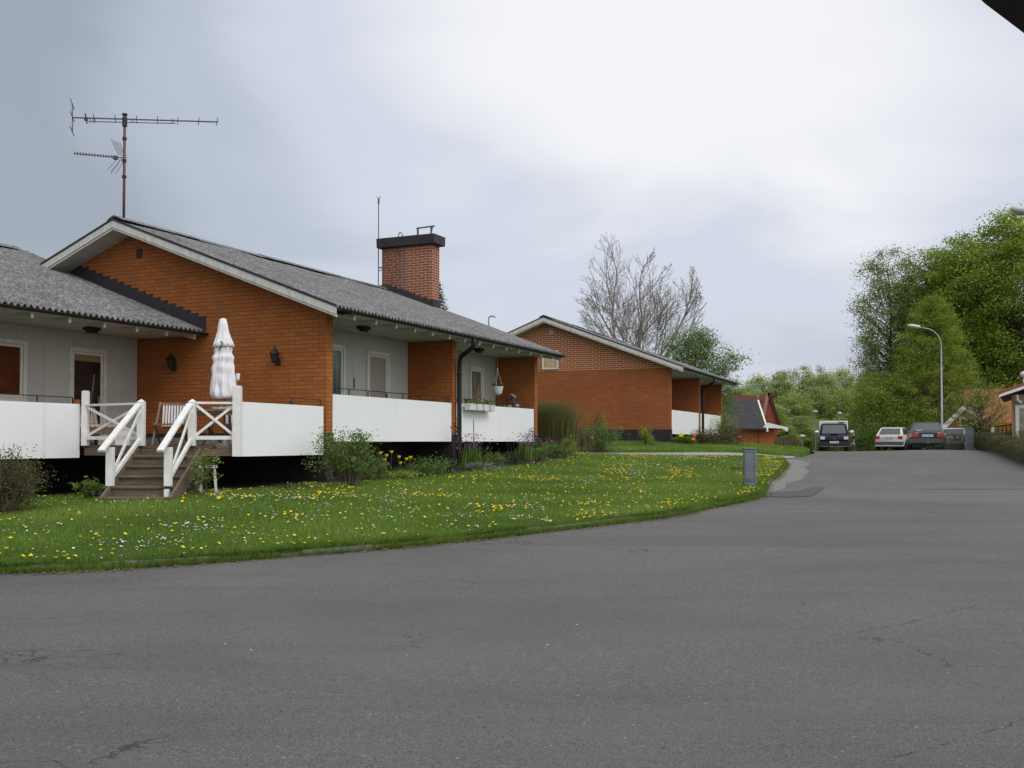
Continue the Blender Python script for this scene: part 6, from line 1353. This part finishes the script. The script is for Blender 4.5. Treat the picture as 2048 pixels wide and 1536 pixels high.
# red house behind it, gable to the right
Yh = 84.0; t = thing('red_house', 'dark red roofed house with orange gables behind the orange garage', 'house', (gx(1440, Yh), Yh, -1.4)); X0 = gx(1440, Yh)
zr = gz(787, Yh) + 1.4; ze = gz(845, Yh) + 1.4; xr1 = gx(1533, Yh) - X0
MB().box(0, xr1 + .2, .8, 8.0, 0, ze).build('wall', MAT['redwood'], t)
MB().prism([(-.4, ze - .2), (3.4, zr), (7.8, ze - .2), (7.8, ze - .35), (3.4, zr - .16), (-.4, ze - .35)], 'x', -1.5, xr1).build('roof', MAT['redroof'], t)
for (xa, xp, xb, zt, yy, nm) in ((1524, 1535, 1554, 787, -.2, 'gable'), (1544, 1549, 1562, 804, 2.2, 'gable')):
    a, p_, b2 = (gx(q, Yh) - X0 for q in (xa, xp, xb)); zt_ = gz(zt, Yh) + 1.4
    MB().prism([(a, ze - .2), (p_, zt_ - .05), (b2, ze - .2), (b2, 0.4), (a, .4)], 'y', yy, yy + 2.8).build(nm, MAT['redwood'], t)
    MB().bar((a - .08, yy - .1, ze - .05), (p_, yy - .1, zt_ + .05), .12, .26).build('bargeboard', MAT['pinkboard'], t)
    MB().bar((p_ + .02, yy - .1, zt_ + .05), (b2 + .12, yy - .1, ze - .25), .12, .26).build('verge', MAT['redroof'], t)
# fence by the garage
fx = gx(1549, 71); t = thing('board_fence', 'brown diagonal board fence to the right of the orange garage', 'fence', (fx, 71.0, -1.0)); L_ = gx(1590, 71) - fx
MB().box(0, L_, 0, .04, .1, gz(879, 71) + 1.0).build('boards', MAT['darkwood'], t)
for q in (0, .5, 1): MB().box(L_ * q - .05, L_ * q + .05, -.06, -.005, 0, gz(878, 71) + 1.05).build('post', MAT['darkwood'], t)
fx = gx(1592, 78); t = thing('wire_fence', 'low grey wire fence at the edge of the wood', 'fence', (fx, 78.0, -1.1)); L_ = gx(1640, 78) - fx; mb = MB()
for q in range(5): mb.bar((0, 0, .35 + q * .28), (L_, 0, .35 + q * .28), .02, .02)
mb.build('wires', MAT['galv'], t)
for q in range(6): MB().tube([(L_ * q / 5, .03, 0), (L_ * q / 5, .03, 1.6)], .03, 6).build('post', MAT['galv'], t)
# tan house at the right edge
Yr = 37.0; xr0 = gx(2024, Yr); t = thing('tan_house', 'tan brick house with terracotta roof at the right edge behind the hedge', 'house', (xr0, Yr, ZE - .35), -R(27.5)); b0 = ZE - .35
ztop = gz(790, Yr) - b0
MB().box(0, 9, 0, 8, 0, ztop).build('wall', MAT['tan'], t)
xo = gx(2000, Yr) - xr0; sl_ = .36
MB().prism([(xo, ztop + .02), (4.5, ztop + .02 + sl_ * (4.5 - xo)), (9.9, ztop + .02), (9.9, ztop + .12), (4.5, ztop + .12 + sl_ * (4.5 - xo)), (xo, ztop + .12)], 'y', -.5, 8.5).build('roof', MAT['tile'], t)
MB().prism([(xo + .02, ztop - .10), (xo + .05, ztop + .015), (4.5, ztop + .0 + sl_ * (4.5 - xo)), (4.5, ztop - .15 + sl_ * (4.5 - xo))], 'y', -.53, -.503).build('bargeboard', MAT['white'], t)
window(t, .12, 1.15, .35, ztop - .38, 0.0, MAT['lace'], sill=True)
MB().tube([(.18, -.3, ztop - .02), (.2, -.2, ztop - .2), (.3, -.05, ztop - .28)], .05, 8).build('downpipe', MAT['white'], t)
MB().lathe([(.02, 0), (.02, .25), (.10, .28), (.13, .36), (.10, .44), (.02, .48)], (.4, .5, ztop + .12 + sl_ * (.4 - xo)), 12).build('roof_vent', MAT['lampwhite'], t)
# orange brick house with white bargeboards, mostly behind leaves
Yo = 60.0; xo0 = gx(1893, Yo); t = thing('orange_brick_house', 'orange brick house with white bargeboards and tiled roof behind the birch', 'house', (xo0, Yo, ZE - .7), -R(24.5)); b0 = ZE - .7; f = lambda px, py: (gx(px, Yo) - xo0, gz(py, Yo) - b0)
MB().prism([(f(1893, 856)[0], 0), (f(1955, 856)[0], 0), f(1955, 838), f(1926, 818), f(1893, 852)], 'y', 0, 6).build('gable_wall', MAT['brick'], t)
MB().bar((*[f(1886, 857)[0], -.3], f(1886, 857)[1]), (f(1927, 814)[0], -.3, f(1927, 814)[1]), .12, .26).build('bargeboard', MAT['white'], t)
MB().bar((f(1927.5, 814)[0], -.3, f(1927.5, 814)[1]), (f(1960, 838)[0], -.3, f(1960, 838)[1]), .12, .26).build('bargeboard', MAT['white'], t)
window(t, f(1916, 0)[0], f(1942, 0)[0], f(0, 852)[1], f(0, 834)[1], 0, MAT['glass_dark'])
MB().prism([(1.2, f(0, 806)[1] - 2.2), (6.2, f(0, 790)[1] + .6), (6.2, f(0, 790)[1] + .4), (1.2, f(0, 806)[1] - 2.4)], 'x', f(1925, 0)[0], f(2030, 0)[0]).build('roof', MAT['tile'], t)
MB().box(f(1960, 0)[0], f(2020, 0)[0], 1.6, 7, 0, f(0, 845)[1]).build('wall', MAT['brick'], t)
# figure-like white and dark garden umbrella shape by the house is a leaning board
x, y = P(1987, 41.5); t = thing('garden_board', 'narrow white board leaning in the hedge before the tan house', 'board', (x, y, g1(x, y) + .35), R(20)); MB().bar((-.10, 0, 0), (.04, .05, .62), .13, .025).build('board', MAT['white'], t)
fx, fy = P(1988, 44); t = thing('railing', 'dark garden railing between the hedge and the tan house', 'railing', (fx, fy, g1(fx, fy))); 
for q in range(6): MB().box(q * .18, q * .18 + .03, 0, .03, 0, 1.1 + q * .02).build('bar', MAT['darkwood'], t)
MB().bar((0, .015, 1.08), (.98, .015, 1.20), .05, .05).build('handrail', MAT['darkwood'], t)
# low hedges
def hedge(name, label, pts, h, d, n, mat, seed, lsize=.06):
    r = np.random.default_rng(seed); cx = np.mean([p[0] for p in pts]); cy = np.mean([p[1] for p in pts]); t = thing(name, label, 'hedge', (cx, cy, 0)); A = np.array(pts, float); ln = np.linalg.norm(A[1:] - A[:-1], axis=1); cum = np.concatenate([[0], np.cumsum(ln)]); s = r.uniform(0, cum[-1], n); k = np.clip(np.searchsorted(cum, s) - 1, 0, len(ln) - 1); f_ = ((s - cum[k]) / ln[k])[:, None]
    q = A[k] + (A[k + 1] - A[k]) * f_; o = r.uniform(-1, 1, (n, 2)) * d / 2; zz = r.uniform(0, 1, n) ** .7; q = q + o * (1 - .3 * zz)[:, None]
    hh = h * (1 + .10 * np.sin(s * 2.1) + .06 * np.sin(s * 5.3)); z = G(q[:, 0], q[:, 1]) + zz * hh * (1 - .15 * np.abs(o[:, 0]) / d)
    C = np.stack([q[:, 0] - cx, q[:, 1] - cy, z], -1); leaves('foliage', C, lsize, lsize * .5, MAT[mat], t, np.clip(r.uniform(0, 1, n) * .7 + .3 * np.sin(s * 1.3) ** 2, 0, 1), r)
    m = 500; i = r.integers(0, n, m); segs = np.concatenate([C[i] * np.array([1, 1, 0]) + np.stack([np.zeros(m), np.zeros(m), G(q[i, 0], q[i, 1])], -1), C[i], np.full((m, 1), .010), np.full((m, 1), .004)], 1); tubes('stem', segs, MAT['bark'], t, 3)
hedge('hedge', 'low brown and green clipped hedge along the right side of the road', [P(1892, 41.0), P(1950, 39.8), P(1985, 37.2), P(2020, 34.0), P(2060, 30.5), P(2120, 26)], .58, .9, 52000, 'leaf_brown', 91, .05)
hedge('hedge', 'greener low hedge behind the brown hedge before the tan house', [P(1960, 43.0), P(2005, 40.5), P(2060, 36)], .72, .8, 9000, 'leaf_bush', 92, .06)

# ------------------------------------------------------------------ big trees on the right and the wood behind
def tz(py, Y, z0): return ZE + (883 - py) * Y / 2000 - z0
def big(name, label, px, Y, top_py, halfw_px, cb, mat, nclu, per, ls, seed, **k):
    x, y = P(px, Y); z0 = g1(x, y) - .3; return crown_tree(name, label, 'tree', x, y, tz(top_py, Y, z0), halfw_px * Y / 2000, halfw_px * Y / 2000 * .85, cb, mat, nclu, per, ls, seed, parent_z=z0, **k)
big('beech_tree', 'tallest fresh green beech rising behind the near lamp head at the right edge', 2030, 72, 418, 135, .10, 'leaf_beech', 700, 120, .20, 201, clus=1.15, trunk_r=.32)
big('beech_tree', 'broad green beech crown between the tallest beech and the olive tree', 1925, 76, 468, 100, .12, 'leaf_beech', 560, 110, .19, 202, clus=1.1, trunk_r=.28)
big('beech_tree', 'olive green beech crown behind the top of the pale green birch', 1856, 78, 480, 78, .15, 'leaf_olive', 420, 95, .17, 203, clus=1.0, trunk_r=.25)
big('beech_tree', 'thin dark beech with open crown and sky gaps, leftmost of the tall trees', 1785, 76, 480, 76, .22, 'leaf_olive', 420, 60, .15, 204, clus=.95, trunk_r=.2, lean=(-.3, 0))
big('young_tree', 'wispy half leaved young tree below the thin dark beech', 1752, 74, 640, 40, .30, 'leaf_olive', 90, 18, .13, 205, clus=.7, trunk_r=.09, lean=(-.6, 0))
big('birch_tree', 'pale green pyramid shaped birch behind the curved street lamp', 1868, 67, 597, 124, .03, 'leaf_birch', 800, 90, .11, 206, clus=.62, trunk_r=.14, shape='cone')
big('birch_tree', 'lower pale green tree filling in left of the birch above the white car', 1762, 68, 742, 62, .03, 'leaf_birch', 300, 70, .13, 207, clus=.8, trunk_r=.12)
big('birch_tree', 'green leafy tree drooping before the tiled roof of the orange brick house', 1962, 55, 758, 62, .14, 'leaf_birch', 190, 34, .085, 208, clus=.7, trunk_r=.1)
for i, (px, Y, top, hw, lab) in enumerate([(1735, 66, 838, 44, 'dark green bush behind the standing person'), (1800, 66, 822, 40, 'green bush behind the white hatchback roof'), (1700, 70, 822, 34, 'bright green bush right behind the pickup'), (1858, 66, 832, 34, 'green bush behind the dark blue saloon'), (1992, 56, 856, 22, 'green bush between the brick house and the tan house')]):
    x, y = P(px, Y); z0 = g1(x, y) - .2; bush('garden_bush', lab, 'bush', x, y, hw * 2 * Y / 2000, 2.4, tz(top, Y, z0), 'leaf_beech' if i % 2 else 'leaf_bush', 5200, .13, 220 + i, stems=24, z=z0)
protos = []
wood = [ # px, Y, top, half width, label
    (1478, 118, 756, 36, 'woodland tree showing just right of the far roof end'), (1522, 124, 747, 38, 'woodland tree above the red roofed house'), (1566, 120, 742, 36, 'woodland tree right of the red gables, at the skyline'),
    (1606, 126, 733, 34, 'rounded woodland crown above the brown board fence'), (1645, 121, 730, 34, 'highest rounded woodland crown, above the pickup'), (1690, 125, 733, 36, 'woodland crown just right above the pickup box'), (1738, 120, 736, 36, 'woodland crown left of the thin dark beech'), (1780, 124, 742, 36, 'woodland tree seen through the thin dark beech'),
    (1500, 106, 780, 36, 'lower woodland tree right behind the red roof ridge'), (1590, 104, 782, 40, 'lower woodland tree behind the red gables and fence'), (1640, 107, 772, 38, 'lower woodland tree straight behind the pickup'), (1688, 104, 778, 38, 'lower woodland tree above the standing person'), (1732, 106, 772, 38, 'lower woodland tree above the gap left of the white car'), (1552, 100, 808, 34, 'low woodland tree tucked against the red gables'),
    (1600, 92, 832, 32, 'bushy woodland edge tree over the wire fence'), (1642, 94, 838, 30, 'bushy woodland edge tree over the camper box'), (1690, 92, 826, 34, 'bushy woodland edge tree behind the lamp heads'), (1735, 94, 822, 34, 'bushy woodland edge tree left behind the white car'), (1575, 90, 850, 26, 'small bush at the wood edge beside the white fascia'),
    (1900, 110, 700, 60, 'distant tree filling behind the right hand beeches'), (2010, 105, 700, 70, 'distant tree filling behind the tan house'), (1830, 112, 735, 50, 'distant tree behind the pyramid birch')]
for i, (px, Y, top, hw, lab) in enumerate(wood):
    x, y = P(px, Y); z0 = g1(x, y) - .5; H = tz(top, Y, z0); rx = hw * Y / 2000 * 1.12
    if i < 4:
        o = crown_tree('woodland_tree', lab, 'tree', x, y, H, rx, rx * .9, .02, 'leaf_wood', 280, 75, .20, 240 + i, parent_z=z0, clus=1.0, trunk_r=.16, group='trees of the wood'); protos.append((o, H, rx))
    else:
        src, H0, r0 = protos[i % 4]; o = copy_tree(src); o.location = (x, y, z0); o.scale = (rx / r0, rx / r0, H / H0); o.rotation_euler = (0, 0, i * 1.3); tag(o, lab, 'tree', 'trees of the wood')

# made-up dark slab and pole, in place of a near car window edge
MAT['corner_dark'] = M('dark_brown_corner', (.020, .013, .010), (.010, .007, .006), 3, .7)
t = thing('corner_standin', 'dark brown roof corner of a post reaching into the top right corner', 'post', (0, 0, 0))
def cz(px, py, Y=4.0): return ((px - 1024) / 2000 * Y, ZE + (883 - py) / 2000 * Y)
edge = [cz(1962, -16), cz(1978, 0), cz(2048, 54), cz(2085, 84)]
MB().prism(edge + [(edge[-1][0] + .30, edge[-1][1]), (edge[-1][0] + .42, edge[-1][1] + .10), (edge[0][0] + .30, edge[0][1] + .16), (edge[0][0] + .04, edge[0][1] + .04)], 'y', 3.8, 4.0).build('roof', MAT['corner_dark'], t, bevel=.01)  # added slab, shaped to fill the dark corner; no real roof
xp = edge[-1][0] + .22
MB().box(xp - .03, xp + .03, 3.87, 3.93, g1(xp, 3.9) - .1, edge[-1][1] + .002).build('pole', MAT['darkwood'], t)  # added support for the slab, out of view

# cracks in the asphalt with grit gathered in them
def road_point(px, py): Y = 3100 / (py - 883 + 60); return ((px - 1024) / 2000 * Y, Y)
def cracks():
    mb = MB(); r = random.Random(8); m = M('crack_grit', (.050, .034, .022), (.020, .016, .013), 30, .95)
    for line, w in (([(1745, 1489), (1850, 1470), (1935, 1448), (2010, 1425), (2060, 1405)], .007), ([(1660, 1252), (1730, 1243), (1800, 1230), (1870, 1213), (1960, 1192)], .007),
                    ([(1230, 1160), (1330, 1142), (1450, 1122), (1560, 1098), (1650, 1080)], .006), ([(75, 1292), (120, 1284), (170, 1277), (215, 1276)], .010), ([(100, 1213), (138, 1217)], .010), ([(730, 1243), (790, 1246), (830, 1254)], .006)):
        p = [road_point(*q) for q in line]; pts = []
        for a, b in zip(p[:-1], p[1:]):
            k = max(2, int(math.dist(a, b) / .05)); pts += [(a[0] + (b[0] - a[0]) * i / k + r.uniform(-.012, .012), a[1] + (b[1] - a[1]) * i / k + r.uniform(-.02, .02)) for i in range(k)]
        for a, b in zip(pts[:-1], pts[1:]):
            if r.random() < .35: continue
            d = math.dist(a, b) or 1; nx, ny = -(b[1] - a[1]) / d, (b[0] - a[0]) / d; wa = w * r.uniform(.15, .55)
            z = lambda q: g1(*q) - .0555
            mb.add([(a[0] - nx * wa, a[1] - ny * wa, z(a)), (b[0] - nx * wa * .5, b[1] - ny * wa * .5, z(b)), (b[0] + nx * wa * .5, b[1] + ny * wa * .5, z(b)), (a[0] + nx * wa, a[1] + ny * wa, z(a))], [(0, 1, 2, 3)])
    o = mb.build('road_cracks', m); tag(o, kind='structure')
cracks()
